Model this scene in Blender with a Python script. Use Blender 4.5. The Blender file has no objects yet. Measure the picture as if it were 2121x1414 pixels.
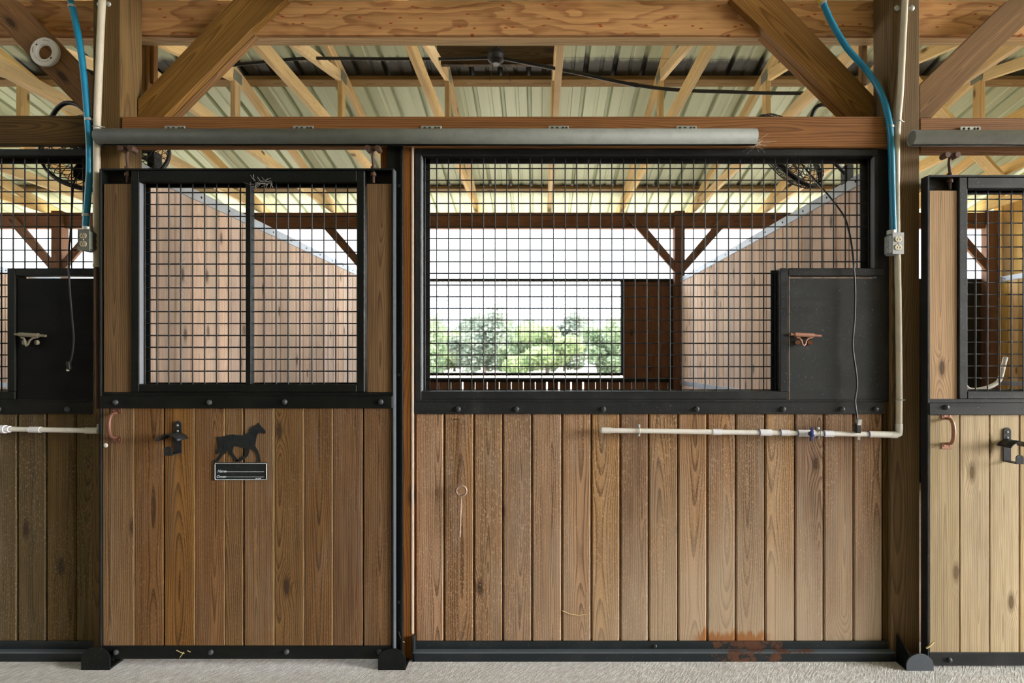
import bpy, math, random
from mathutils import Vector, Matrix
random.seed(7)
C = bpy.context.scene.collection
SC = bpy.context.scene
PI = math.pi
# ------------------------------------------------------------------ layout units
# the stall front stands in the plane y = 0; 460 pixels of the 2121 x 1414 photograph are one metre there
S, D, VX, VY, H = 460.0, 2.56, 1115.0, 745.0, 1.35
def X(px, Y=0.0): return (px - VX) / S * (1 + Y / D)
def Z(py, Y=0.0): return H - (py - VY) / S * (1 + Y / D)
def P(px, py, Y=0.0): return Vector((X(px, Y), Y, Z(py, Y)))
def rnd3(): return (random.random(), random.random(), random.random())

# ------------------------------------------------------------------ mesh builder
class MB:
    def __init__(s):
        s.v, s.f, s.sm, s.a, s.r = [], [], [], [], []
    def add(s, verts, faces, smooth=False, co=None, rn=(0, 0, 0)):
        b = len(s.v)
        s.v += [Vector(p) for p in verts]
        s.a += [tuple(q) for q in (co if co else verts)]
        s.r += [rn] * len(verts)
        s.f += [tuple(b + i for i in f) for f in faces]
        s.sm += [smooth] * len(faces)
    # box about c with half vectors a (along the grain), b (width), d (thickness); ch = chamfer in metres
    def obox(s, c, a, b, d, ch=0.0, rn=None):
        c, ax = Vector(c), [Vector(a), Vector(b), Vector(d)]
        L = [q.length for q in ax]
        U = [q / l for q, l in zip(ax, L)]
        rn = rn or rnd3()
        vs, co = [], []
        def put(k):
            vs.append(c + U[0] * k[0] + U[1] * k[1] + U[2] * k[2]); co.append(k); return len(vs) - 1
        sg = [(i, j, k) for i in (-1, 1) for j in (-1, 1) for k in (-1, 1)]
        fs = []
        if ch <= 0:
            ix = {g: put((g[0] * L[0], g[1] * L[1], g[2] * L[2])) for g in sg}
            for n in range(3):
                for sd in (-1, 1):
                    m, o = (n + 1) % 3, (n + 2) % 3
                    q = []
                    for (p1, p2) in ((-1, -1), (1, -1), (1, 1), (-1, 1)):
                        g = [0, 0, 0]; g[n] = sd; g[m] = p1; g[o] = p2; q.append(ix[tuple(g)])
                    fs.append(q if sd > 0 else q[::-1])
        else:
            ch = min(ch, min(L) * 0.45)
            ix = {}
            for g in sg:
                for n in range(3):
                    k = [g[m] * (L[m] - (0 if m == n else ch)) for m in range(3)]
                    ix[g, n] = put(tuple(k))
            for n in range(3):
                for sd in (-1, 1):
                    m, o = (n + 1) % 3, (n + 2) % 3
                    q = []
                    for (p1, p2) in ((-1, -1), (1, -1), (1, 1), (-1, 1)):
                        g = [0, 0, 0]; g[n] = sd; g[m] = p1; g[o] = p2; q.append(ix[tuple(g), n])
                    fs.append(q if sd > 0 else q[::-1])
            for n in range(3):
                m, o = (n + 1) % 3, (n + 2) % 3
                for p1 in (-1, 1):
                    for p2 in (-1, 1):
                        g0, g1 = [0, 0, 0], [0, 0, 0]
                        g0[n], g1[n] = -1, 1
                        g0[m] = g1[m] = p1; g0[o] = g1[o] = p2
                        q = [ix[tuple(g0), m], ix[tuple(g1), m], ix[tuple(g1), o], ix[tuple(g0), o]]
                        fs.append(q if p1 * p2 > 0 else q[::-1])
            for g in sg:
                q = [ix[g, 0], ix[g, 1], ix[g, 2]]
                fs.append(q if g[0] * g[1] * g[2] > 0 else q[::-1])
        s.add(vs, fs, False, co, rn)
    def box(s, x0, x1, y0, y1, z0, z1, grain='z', ch=0.0, rn=None):
        c = ((x0 + x1) / 2, (y0 + y1) / 2, (z0 + z1) / 2)
        hx, hy, hz = Vector((abs(x1 - x0) / 2, 0, 0)), Vector((0, abs(y1 - y0) / 2, 0)), Vector((0, 0, abs(z1 - z0) / 2))
        if grain == 'z': a, b, d = hz, hx, hy
        elif grain == 'x': a, b, d = hx, hz, hy
        else: a, b, d = hy, hz, hx
        s.obox(c, a, b, d, ch, rn)
    # extruded outline: points (x, z) at depth y0..y1, grain along direction g
    def prism(s, pts, y0, y1, g=(0, 1), rn=None):
        n = len(pts)
        area = sum(pts[i][0] * pts[(i + 1) % n][1] - pts[(i + 1) % n][0] * pts[i][1] for i in range(n))
        if area < 0: pts = pts[::-1]
        gv = Vector(g).normalized(); hv = Vector((gv.y, -gv.x))
        cx, cz = sum(p[0] for p in pts) / n, sum(p[1] for p in pts) / n
        vs, co = [], []
        for y in (y0, y1):
            for p in pts:
                q = Vector((p[0] - cx, p[1] - cz))
                vs.append((p[0], y, p[1])); co.append((q.dot(gv), q.dot(hv), y - (y0 + y1) / 2))
        fs = [tuple(range(n)), tuple(range(2 * n - 1, n - 1, -1))]
        fs += [(i, n + i, n + (i + 1) % n, (i + 1) % n) for i in range(n)]
        s.add(vs, fs, False, co, rn or rnd3())
    def tube(s, pts, r, seg=10, closed=False, cap=True):
        pts = [Vector(p) for p in pts]
        n = len(pts)
        rad = r if isinstance(r, (list, tuple)) else [r] * n
        vs, fs = [], []
        up = None
        for i, p in enumerate(pts):
            t = (pts[(i + 1) % n] - pts[i - 1]) if closed else (pts[min(i + 1, n - 1)] - pts[max(i - 1, 0)])
            t = t.normalized()
            if up is None:
                up = Vector((0, 0, 1)) if abs(t.z) < 0.9 else Vector((0, 1, 0))
            up = (up - t * up.dot(t))
            if up.length < 1e-5: up = t.orthogonal()
            up.normalize()
            sd = t.cross(up)
            for k in range(seg):
                w = 2 * PI * k / seg
                vs.append(p + (up * math.cos(w) + sd * math.sin(w)) * rad[i])
        m = n if closed else n - 1
        for i in range(m):
            j = (i + 1) % n
            for k in range(seg):
                l = (k + 1) % seg
                fs.append((i * seg + k, j * seg + k, j * seg + l, i * seg + l))
        s.add(vs, fs, True)
        if cap and not closed:
            s.add(vs[:seg], [tuple(range(seg))])
            s.add(vs[-seg:], [tuple(range(seg - 1, -1, -1))])
    def cyl(s, p0, p1, r, seg=16):
        s.tube([p0, p1], r, seg)
    # domed bolt head looking towards -y
    def dome(s, c, r, h, seg=12, n=(0, -1, 0)):
        n = Vector(n).normalized(); u = n.orthogonal().normalized(); w = n.cross(u)
        vs, fs = [], []
        R = 4
        for i in range(R):
            a = i / R * PI / 2
            for k in range(seg):
                t = 2 * PI * k / seg
                vs.append(Vector(c) + (u * math.cos(t) + w * math.sin(t)) * r * math.cos(a) + n * h * math.sin(a))
        vs.append(Vector(c) + n * h)
        for i in range(R - 1):
            for k in range(seg):
                l = (k + 1) % seg
                fs.append((i * seg + k, i * seg + l, (i + 1) * seg + l, (i + 1) * seg + k))
        for k in range(seg):
            fs.append(((R - 1) * seg + k, (R - 1) * seg + (k + 1) % seg, R * seg))
        s.add(vs, fs, True)
    def ball(s, c, rx, ry, rz, seg=14, rings=9, rot=None):
        vs, fs = [], []
        for i in range(rings + 1):
            a = -PI / 2 + PI * i / rings
            for k in range(seg):
                t = 2 * PI * k / seg
                q = Vector((rx * math.cos(a) * math.cos(t), ry * math.cos(a) * math.sin(t), rz * math.sin(a)))
                if rot: q = rot @ q
                vs.append(Vector(c) + q)
        for i in range(rings):
            for k in range(seg):
                l = (k + 1) % seg
                fs.append((i * seg + k, i * seg + l, (i + 1) * seg + l, (i + 1) * seg + k))
        s.add(vs, fs, True)
    def build(s, name, mat, parent=None):
        me = bpy.data.meshes.new(name)
        o = bpy.data.objects.new(name, me)
        if parent:
            off = Vector(parent.get('_o', (0, 0, 0)))
        else:
            mn = [min(q[i] for q in s.v) for i in range(3)]; mx = [max(q[i] for q in s.v) for i in range(3)]
            off = Vector(((mn[0] + mx[0]) / 2, (mn[1] + mx[1]) / 2, mn[2]))
        me.from_pydata([tuple(q - off) for q in s.v], [], s.f)
        me.polygons.foreach_set('use_smooth', s.sm)
        at = me.attributes.new('bco', 'FLOAT_VECTOR', 'POINT'); at.data.foreach_set('vector', [k for q in s.a for k in q])
        at = me.attributes.new('brnd', 'FLOAT_VECTOR', 'POINT'); at.data.foreach_set('vector', [k for q in s.r for k in q])
        me.update()
        me.materials.append(mat)
        C.objects.link(o)
        ORG[o.name] = off
        if parent:
            o.parent = parent
            po = ORG[parent.name]
            o.location = (0, 0, 0)
            me.transform(Matrix.Translation(off - po)) if (off - po).length > 1e-9 else None
            ORG[o.name] = po
        else:
            o.location = off
        return o
ORG = {}
def tag(o, label, cat=None, group=None, kind=None):
    o['label'] = label
    if cat: o['category'] = cat
    if group: o['group'] = group
    if kind: o['kind'] = kind
    return o
def thing(name, label, cat, loc, group=None, kind=None):
    o = bpy.data.objects.new(name, None); C.objects.link(o)
    o.location = loc; o.empty_display_size = 0.1
    ORG[o.name] = Vector(loc)
    return tag(o, label, cat, group, kind)
def copy_tree(o, parent=None):
    c = o.copy(); C.objects.link(c); c.parent = parent
    ORG[c.name] = ORG.get(o.name, Vector((0, 0, 0)))
    for ch in list(o.children): copy_tree(ch, c)
    return c

# ------------------------------------------------------------------ materials
def newmat(name):
    m = bpy.data.materials.new(name); m.use_nodes = True
    nt = m.node_tree; nt.nodes.clear()
    out = nt.nodes.new('ShaderNodeOutputMaterial'); b = nt.nodes.new('ShaderNodeBsdfPrincipled')
    nt.links.new(b.outputs[0], out.inputs[0])
    return m, nt, b
class NT:
    def __init__(s, nt): s.nt = nt
    def n(s, t, **kw):
        q = s.nt.nodes.new(t)
        for k, v in kw.items(): setattr(q, k, v)
        return q
    def lk(s, a, b): s.nt.links.new(a, b)
    def put(s, sock, v):
        if isinstance(v, bpy.types.NodeSocket): s.lk(v, sock)
        else: sock.default_value = v
    def m(s, op, a, b=None, c=None, clamp=False):
        q = s.n('ShaderNodeMath', operation=op, use_clamp=clamp)
        for i, v in enumerate((a, b, c)):
            if v is not None: s.put(q.inputs[i], v)
        return q.outputs[0]
    def vm(s, op, a, b=None, sc=None):
        q = s.n('ShaderNodeVectorMath', operation=op)
        s.put(q.inputs[0], a)
        if b is not None: s.put(q.inputs[1], b)
        if sc is not None: s.put(q.inputs['Scale'], sc)
        return q.outputs['Vector']
    def comb(s, x, y, z):
        q = s.n('ShaderNodeCombineXYZ')
        for i, v in enumerate((x, y, z)): s.put(q.inputs[i], v)
        return q.outputs[0]
    def sep(s, v):
        q = s.n('ShaderNodeSeparateXYZ'); s.lk(v, q.inputs[0]); return q.outputs
    def noise(s, v, scale, detail=2.0, rough=0.5):
        q = s.n('ShaderNodeTexNoise'); s.lk(v, q.inputs['Vector'])
        q.inputs['Scale'].default_value = scale; q.inputs['Detail'].default_value = detail; q.inputs['Roughness'].default_value = rough
        return q.outputs['Fac']
    def ramp(s, f, stops, interp='LINEAR'):
        q = s.n('ShaderNodeValToRGB'); s.lk(f, q.inputs[0]); q.color_ramp.interpolation = interp
        e = q.color_ramp.elements
        while len(e) < len(stops): e.new(0.5)
        for i, (p, c) in enumerate(stops):
            e[i].position = p
            e[i].color = (c, c, c, 1) if not isinstance(c, (tuple, list)) else tuple(c) + (1,)
        return q.outputs[0]
    def mix(s, f, a, b, mode='MIX'):
        q = s.n('ShaderNodeMix', data_type='RGBA', blend_type=mode)
        s.put(q.inputs[0], f)
        for k, v in ((6, a), (7, b)):
            s.put(q.inputs[k], v if isinstance(v, bpy.types.NodeSocket) else tuple(v) + (1,))
        return q.outputs[2]
    def sstep(s, v, lo, hi):
        q = s.n('ShaderNodeMapRange', interpolation_type='SMOOTHSTEP')
        s.lk(v, q.inputs[0]); q.inputs[1].default_value = lo; q.inputs[2].default_value = hi
        return q.outputs[0]
    def bump(s, h, b, strength=0.3, dist=0.002):
        q = s.n('ShaderNodeBump'); q.inputs['Strength'].default_value = strength; q.inputs['Distance'].default_value = dist
        s.lk(h, q.inputs['Height']); s.lk(q.outputs[0], b.inputs['Normal'])

def wood(name, light, dark, knot=(0.05, 0.03, 0.018), ring=0.0075, contrast=0.8, warp=1.0, specks=0.0, knots=0.8,
         var=0.35, grey=0.0, rough=0.75, stain=None, worn=0.0, rotary=False):
    m, nt, b = newmat(name); k = NT(nt)
    A = k.n('ShaderNodeAttribute', attribute_name='bco').outputs['Vector']
    R = k.n('ShaderNodeAttribute', attribute_name='brnd').outputs['Vector']
    u, v, w = k.sep(A); r1, r2, r3 = k.sep(R)
    off = k.vm('SCALE', R, sc=53.0)
    vo = lambda x, y, z: k.vm('ADD', k.comb(x, y, z), off)
    mu = lambda a, q: k.m('MULTIPLY', a, q)
    n1 = k.m('SUBTRACT', k.noise(vo(mu(u, 1.6), mu(v, 5.0), mu(w, 5.0)), 1.0, 2.0), 0.5)
    n2 = k.m('SUBTRACT', k.noise(vo(mu(u, 1.1), 0.0, 0.0), 1.0, 1.0), 0.5)
    n3 = k.m('SUBTRACT', k.noise(vo(mu(u, 7.0), mu(v, 24.0), mu(w, 24.0)), 1.0, 2.0), 0.5)
    vv = k.m('ADD', k.m('ADD', v, k.m('MULTIPLY', k.m('SUBTRACT', r1, 0.5), 0.09)), mu(n1, 0.035 * warp))
    dd = k.m('ADD', k.m('ADD', k.m('MULTIPLY_ADD', r2, 0.05, 0.012), mu(n2, 0.11 * warp)), k.m('ADD', w, k.m('MULTIPLY', mu(u, 0.03), k.m('SUBTRACT', r3, 0.5))))
    rr = k.m('SQRT', k.m('ADD', k.m('MULTIPLY', vv, vv), k.m('MULTIPLY', dd, dd)))
    vor = k.n('ShaderNodeTexVoronoi', voronoi_dimensions='2D', feature='F1')
    k.lk(vo(mu(u, 3.0), mu(v, 8.0), 0.0), vor.inputs['Vector']); vor.inputs['Scale'].default_value = 1.0
    kc = k.sep(vor.outputs['Color'])[0]
    on = k.m('GREATER_THAN', kc, knots)
    kd = k.m('ADD', vor.outputs['Distance'], mu(n3, 0.06))
    kb = k.m('MULTIPLY', k.sstep(kd, 0.45, 0.0), on)
    rr = k.m('ADD', k.m('ADD', rr, mu(kb, 0.022)), mu(n3, 0.0022))
    if rotary:      # contour bands of a slow field, dotted with reddish resin specks
        q1 = k.noise(vo(mu(u, 1.5), mu(v, 6.0), 0.0), 1.0, 3.0, 0.5)
        t = k.m('FRACT', k.m('ADD', mu(q1, 9.0), mu(v, 9.0)))
    else:
        t = k.m('FRACT', k.m('DIVIDE', rr, ring))
    g = k.ramp(t, [(0.0, 0.12), (0.5, 0.3), (0.82, 1.0), (0.94, 0.95), (1.0, 0.12)])
    fib = k.noise(vo(mu(u, 7.0), mu(v, 420.0), mu(w, 420.0)), 1.0, 2.0)
    strk = k.noise(vo(mu(u, 1.1), mu(v, 85.0), mu(w, 85.0)), 1.0, 3.0, 0.6)
    f = k.m('ADD', mu(g, contrast * 0.8), k.m('ADD', mu(k.m('SUBTRACT', fib, 0.45), 0.8), mu(k.m('SUBTRACT', strk, 0.45), 1.0)), clamp=True)
    col = k.mix(f, light, tuple(q * 0.82 for q in dark))
    patch = k.noise(vo(mu(u, 1.3), mu(v, 9.0), 0.0), 1.0, 3.0, 0.6)
    lum = k.m('ADD', k.m('MULTIPLY_ADD', r3, var, 1.0 - var * 0.6), mu(k.m('SUBTRACT', patch, 0.5), 0.75))
    hs = k.n('ShaderNodeHueSaturation')
    k.lk(col, hs.inputs['Color'])
    k.lk(k.m('MULTIPLY_ADD', r1, 0.010, 0.495), hs.inputs['Hue'])
    k.lk(k.m('MULTIPLY_ADD', r2, 0.22, 0.90), hs.inputs['Saturation'])
    k.lk(lum, hs.inputs['Value'])
    col = hs.outputs[0]
    if grey > 0:
        gm = k.noise(vo(mu(u, 2.2), mu(v, 16.0), 7.0), 1.0, 4.0, 0.6)
        col = k.mix(mu(k.sstep(gm, 0.48, 0.72), grey), col, (0.30, 0.27, 0.24))
    col = k.mix(k.m('MULTIPLY', k.sstep(kd, 0.105, 0.075), on), col, knot)
    col = k.mix(k.m('MULTIPLY', mu(k.sstep(kd, 0.19, 0.10), on), 0.55), col, tuple(q * 0.5 for q in dark))
    if specks > 0:
        sp = k.noise(vo(mu(u, 85.0), mu(v, 270.0), 3.0), 1.0, 2.0, 0.6)
        sm = k.noise(vo(mu(u, 2.0), mu(v, 6.0), 11.0), 1.0, 2.0)
        col = k.mix(k.m('MULTIPLY', mu(k.sstep(sp, 0.57, 0.66), specks), k.sstep(sm, 0.30, 0.55)), col, tuple(min(1, q * 1.5 + 0.12) for q in light))
    if rotary:
        v2 = k.n('ShaderNodeTexVoronoi', voronoi_dimensions='2D', feature='F1'); k.lk(vo(mu(u, 9.0), mu(v, 22.0), 0.0), v2.inputs['Vector']); v2.inputs['Scale'].default_value = 1.0
        col = k.mix(k.m('MULTIPLY', k.sstep(v2.outputs['Distance'], 0.10, 0.06), k.m('GREATER_THAN', k.sep(v2.outputs['Color'])[1], 0.45)), col, (0.34, 0.075, 0.02))
    pos = k.n('ShaderNodeNewGeometry').outputs['Position']
    if worn > 0:      # boards bleached by wet and kicks near the ground
        z = k.sep(pos)[2]
        wn = k.noise(k.vm('MULTIPLY', pos, (9.0, 9.0, 1.6)), 1.0, 3.0)
        wm = k.m('MULTIPLY', k.m('MULTIPLY', k.sstep(k.m('ADD', z, mu(wn, 1.0)), 1.45, 0.45), worn), k.sstep(k.sep(pos)[0], X(950), X(1560)))
        col = k.mix(wm, col, (0.47, 0.365, 0.255))
        # bare strip low down keeps some ring lines
        col = k.mix(k.m('MULTIPLY', mu(g, 0.35), wm), col, dark)
    if stain:         # rust run-off stain with an outline of its own
        x, y, z = k.sep(pos)
        sn = k.noise(k.vm('MULTIPLY', pos, (30.0, 1.0, 3.0)), 1.0, 4.0, 0.7)
        win = k.m('MULTIPLY', k.sstep(x, stain[0] - 0.05, stain[0] + 0.02), k.sstep(x, stain[1] + 0.05, stain[1] - 0.02))
        up = k.sstep(k.m('SUBTRACT', z, mu(sn, 0.13)), 0.062, 0.036)
        col = k.mix(mu(k.m('MULTIPLY', win, up), 0.85), col, (0.27, 0.10, 0.02))
    k.lk(col, b.inputs['Base Color'])
    b.inputs['Roughness'].default_value = rough
    b.inputs['Specular IOR Level'].default_value = 0.22
    k.bump(k.m('ADD', mu(g, -0.6), fib), b, 0.35, 0.0012)
    return m

def steel(name, col=(0.010, 0.0115, 0.012), rough=0.40, dust=0.25, rust=None, dustcol=(0.10, 0.105, 0.105), spec=0.28):
    m, nt, b = newmat(name); k = NT(nt)
    pos = k.n('ShaderNodeNewGeometry').outputs['Position']
    n1 = k.noise(pos, 9.0, 5.0, 0.6); n2 = k.noise(pos, 160.0, 2.0); n3 = k.noise(k.vm('MULTIPLY', pos, (3.0, 40.0, 60.0)), 1.0, 3.0)
    c = k.mix(k.m('MULTIPLY', k.sstep(n1, 0.45, 0.8), dust * 0.5), col, dustcol)
    c = k.mix(k.m('MULTIPLY', k.sstep(n2, 0.66, 0.78), 0.35 * min(1, dust * 3)), c, (0.35, 0.35, 0.33))
    if rust:
        x, y, z = k.sep(pos)
        rn = k.noise(pos, 17.0, 6.0, 0.7)
        win = k.m('MULTIPLY', k.sstep(x, rust[0] - 0.12, rust[0] + 0.1), k.sstep(x, rust[1] + 0.25, rust[1] - 0.05))
        c = k.mix(k.sstep(k.m('MULTIPLY', win, k.m('ADD', rn, 0.0)), 0.44, 0.50), c, k.mix(rn, (0.03, 0.014, 0.010), (0.14, 0.060, 0.032)))
    k.lk(c, b.inputs['Base Color']); b.inputs['Specular IOR Level'].default_value = spec
    k.lk(k.m('MULTIPLY_ADD', n3, 0.3, rough - 0.12), b.inputs['Roughness'])
    k.bump(k.m('ADD', n1, k.m('MULTIPLY', n2, 0.4)), b, 0.15, 0.002)
    return m

def plain(name, col, rough=0.5, metal=0.0, mott=0.25, scale=14.0, dark=None, spec=0.5):
    m, nt, b = newmat(name); k = NT(nt)
    pos = k.n('ShaderNodeNewGeometry').outputs['Position']
    n1 = k.noise(pos, scale, 4.0, 0.6)
    c = k.mix(k.m('MULTIPLY', k.sstep(n1, 0.4, 0.75), mott), col, dark or tuple(q * 0.45 for q in col))
    k.lk(c, b.inputs['Base Color'])
    b.inputs['Roughness'].default_value = rough; b.inputs['Metallic'].default_value = metal
    b.inputs['Specular IOR Level'].default_value = spec
    k.bump(n1, b, 0.1, 0.002)
    return m

M = {}
M['door'] = wood('door_planks', (0.245, 0.13, 0.05), (0.085, 0.041, 0.016), specks=0.2, knots=0.88, var=0.5, grey=0.10, contrast=1.0)
M['front'] = wood('front_planks', (0.36, 0.215, 0.112), (0.12, 0.062, 0.028), specks=0.5, knots=0.9, var=0.4, grey=0.2, stain=(X(1450), X(1585), 0.10), worn=0.8, contrast=1.0)
M['front_dark'] = wood('shaded_side_planks', (0.13, 0.088, 0.034), (0.05, 0.032, 0.014), specks=0.5, knots=0.88, var=0.4, grey=0.1)  # darker copy of the front planks, shade put into the colour
M['door_new'] = wood('pale_door_planks', (0.52, 0.4, 0.235), (0.31, 0.21, 0.105), knot=(0.15, 0.095, 0.045), knots=0.9, var=0.3, grey=0.12, contrast=0.7)
M['stile'] = wood('stile_boards', (0.2, 0.112, 0.042), (0.075, 0.037, 0.014), knots=0.93, var=0.25, warp=1.3)
M['stile_new'] = wood('pale_stile_boards', (0.46, 0.285, 0.142), (0.26, 0.145, 0.066), knots=0.9, var=0.2)
M['post'] = wood('post_timber', (0.165, 0.095, 0.036), (0.07, 0.038, 0.014), knots=0.9, var=0.3)
M['header'] = wood('header_timber', (0.275, 0.125, 0.044), (0.12, 0.048, 0.016), knots=0.9, var=0.25, ring=0.009)
M['header_dark'] = wood('dark_header_timber', (0.105, 0.06, 0.017), (0.034, 0.019, 0.006), knots=0.9, var=0.2, ring=0.010, warp=1.5)
M['ply'] = wood('plywood_beam', (0.62, 0.33, 0.115), (0.33, 0.125, 0.035), knots=0.96, ring=0.020, contrast=0.8, var=0.15, rotary=True)
M['ply_edge'] = wood('plywood_edge', (0.62, 0.44, 0.23), (0.44, 0.28, 0.13), knots=0.95, ring=0.01)
M['brace'] = wood('brace_timber', (0.255, 0.13, 0.038), (0.12, 0.054, 0.015), knots=0.9, var=0.3)
M['tongue'] = wood('fresh_tongue_wood', (0.50, 0.33, 0.17), (0.36, 0.22, 0.10), knots=2.0, var=0.2)
M['rafter'] = wood('truss_timber', (0.74, 0.545, 0.275), (0.56, 0.37, 0.155), knots=0.93, var=0.25, contrast=0.5)
M['purlin'] = wood('purlin_timber', (0.34, 0.225, 0.092), (0.19, 0.11, 0.042), knots=0.9, var=0.25)
M['redwood'] = wood('dark_rear_timber', (0.2, 0.105, 0.062), (0.095, 0.046, 0.028), knots=0.92, var=0.3)
M['inner'] = wood('inner_wall_planks', (0.72, 0.555, 0.44), (0.53, 0.375, 0.275), knots=0.86, var=0.28, contrast=0.55, specks=0.15)
M['inner_yellow'] = wood('yellow_wall_planks', (0.62, 0.42, 0.17), (0.40, 0.24, 0.08), knots=0.88, var=0.28, contrast=0.55)
M['steel'] = steel('black_painted_steel', (0.005, 0.0062, 0.0058), 0.42, 0.12, spec=0.2)
M['steel_r'] = steel('dusty_black_steel_lit', (0.014, 0.0155, 0.017), 0.40, 0.35)  # dusty, and paler: right-hand light on the steel put into the colour
M['rail'] = steel('rusting_black_rail', (0.012, 0.017, 0.020), 0.42, 0.25, rust=(X(1460), X(1600)))
M['flange'] = steel('sky_lit_rail_flange', (0.085, 0.10, 0.12), 0.45, 0.3, rust=(X(1480), X(1680)))  # sky reflection on the flange top put into its base colour
M['bolt'] = steel('worn_bolt_heads', (0.045, 0.05, 0.055), 0.4, 0.3)
M['guide'] = steel('worn_guide_lit_edge', (0.075, 0.088, 0.105), 0.45, 0.4)
M['lit_strip'] = plain('pinkish_edge_strip', (0.62, 0.50, 0.42), 0.7, 0.0, 0.3, 30.0, (0.35, 0.42, 0.42))
M['copper_dark'] = plain('dark_copper_handle', (0.15, 0.062, 0.038), 0.5, 0.2, 0.5, 60.0, (0.10, 0.045, 0.03))
M['edge'] = plain('chipped_pale_edge', (0.30, 0.22, 0.15), 0.7, 0.0, 0.6, 40.0, (0.03, 0.03, 0.03))
M['reveal'] = steel('lit_inner_tube_face', (0.19, 0.205, 0.23), 0.45, 0.3, dustcol=(0.34, 0.36, 0.40))  # pale copy of the tube steel, light on inner faces painted in
M['wire'] = steel('black_welded_wire', (0.016, 0.016, 0.016), 0.42, 0.15)
M['plate'] = steel('black_plywood_hatch', (0.014, 0.016, 0.017), 0.5, 0.25)
M['plate_dark'] = steel('shaded_plywood_hatch', (0.004, 0.0042, 0.0040), 0.6, 0.06, spec=0.12)  # hatch copy with the shade beside the door put into the colour
M['track'] = plain('galvanised_track', (0.17, 0.18, 0.16), 0.62, 0.0, 0.35, 20.0, spec=0.35)
M['trackpale'] = plain('pale_galvanised_track', (0.44, 0.45, 0.44), 0.55, 0.0, 0.25, 20.0)
M['galv'] = plain('galvanised_plate', (0.42, 0.43, 0.40), 0.45, 0.5, 0.3, 40.0)
M['nail'] = plain('truss_nail_plate', (0.26, 0.28, 0.22), 0.5, 0.4, 0.3, 60.0)
M['trim'] = plain('pale_steel_trim', (0.40, 0.43, 0.47), 0.40, 0.3, 0.3, 12.0)
M['pin'] = plain('worn_iron_pin', (0.34, 0.24, 0.19), 0.5, 0.4, 0.5, 60.0, (0.16, 0.08, 0.05))
M['rust'] = plain('rusty_iron', (0.085, 0.042, 0.028), 0.65, 0.3, 0.5, 60.0, (0.10, 0.05, 0.03))
M['copper'] = plain('coppery_handle', (0.40, 0.20, 0.135), 0.5, 0.4, 0.5, 60.0, (0.18, 0.085, 0.055))
M['pvc'] = plain('white_pvc', (0.70, 0.675, 0.63), 0.4, 0.0, 0.25, 18.0, (0.40, 0.35, 0.27))
M['pvcnew'] = plain('clean_white_pvc', (0.72, 0.72, 0.76), 0.4, 0.0, 0.15, 20.0)
M['conduit'] = plain('beige_conduit', (0.58, 0.52, 0.40), 0.45, 0.0, 0.3, 14.0)
M['blue'] = plain('blue_hose', (0.006, 0.20, 0.36), 0.35, 0.0, 0.15, 20.0)
M['navy'] = plain('navy_valve_handle', (0.02, 0.03, 0.13), 0.4, 0.0, 0.1)
M['purple'] = plain('pipe_primer', (0.10, 0.12, 0.25), 0.5, 0.0, 0.1)
M['yellow'] = plain('yellow_fitting', (0.55, 0.42, 0.04), 0.5, 0.0, 0.1)
M['boxgrey'] = plain('cast_grey_box', (0.36, 0.37, 0.37), 0.45, 0.3, 0.3, 60.0)
M['boxdark'] = plain('shaded_cast_box', (0.115, 0.125, 0.105), 0.6, 0.0, 0.3, 60.0)  # left box: darker copy, its shade put into the colour
M['ivoryshade'] = plain('shaded_ivory_socket', (0.40, 0.35, 0.23), 0.5, 0.0, 0.3, 60.0)  # darker ivory carrying the shade on the left box
M['latchdull'] = plain('dull_zinc_latch', (0.20, 0.18, 0.125), 0.6, 0.0, 0.4, 60.0)
M['ivory'] = plain('ivory_socket', (0.66, 0.60, 0.45), 0.4, 0.0, 0.15, 60.0)
M['slot'] = plain('dark_slot', (0.02, 0.016, 0.012), 0.7, 0.0, 0.1)
M['cord'] = plain('black_cord', (0.014, 0.014, 0.014), 0.4, 0.0, 0.2)
M['fan'] = plain('black_fan', (0.012, 0.011, 0.010), 0.55, 0.0, 0.2)
M['plasticwhite'] = plain('white_plastic', (0.72, 0.70, 0.66), 0.5, 0.0, 0.15, 60.0)
M['ink'] = plain('black_ink', (0.03, 0.03, 0.03), 0.7, 0.0, 0.0)
M['paint'] = plain('black_sign', (0.010, 0.013, 0.015), 0.5, 0.0, 0.4, 60.0, (0.035, 0.04, 0.042), 0.3)
M['signwhite'] = plain('sign_white', (0.55, 0.60, 0.66), 0.5, 0.0, 0.2, 80.0)
M['straw'] = plain('straw', (0.55, 0.42, 0.20), 0.7, 0.0, 0.2, 80.0)
M['web'] = plain('cobweb', (0.55, 0.52, 0.48), 0.8, 0.0, 0.0)
M['bark'] = plain('bark', (0.16, 0.12, 0.09), 0.9, 0.0, 0.5)
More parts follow.
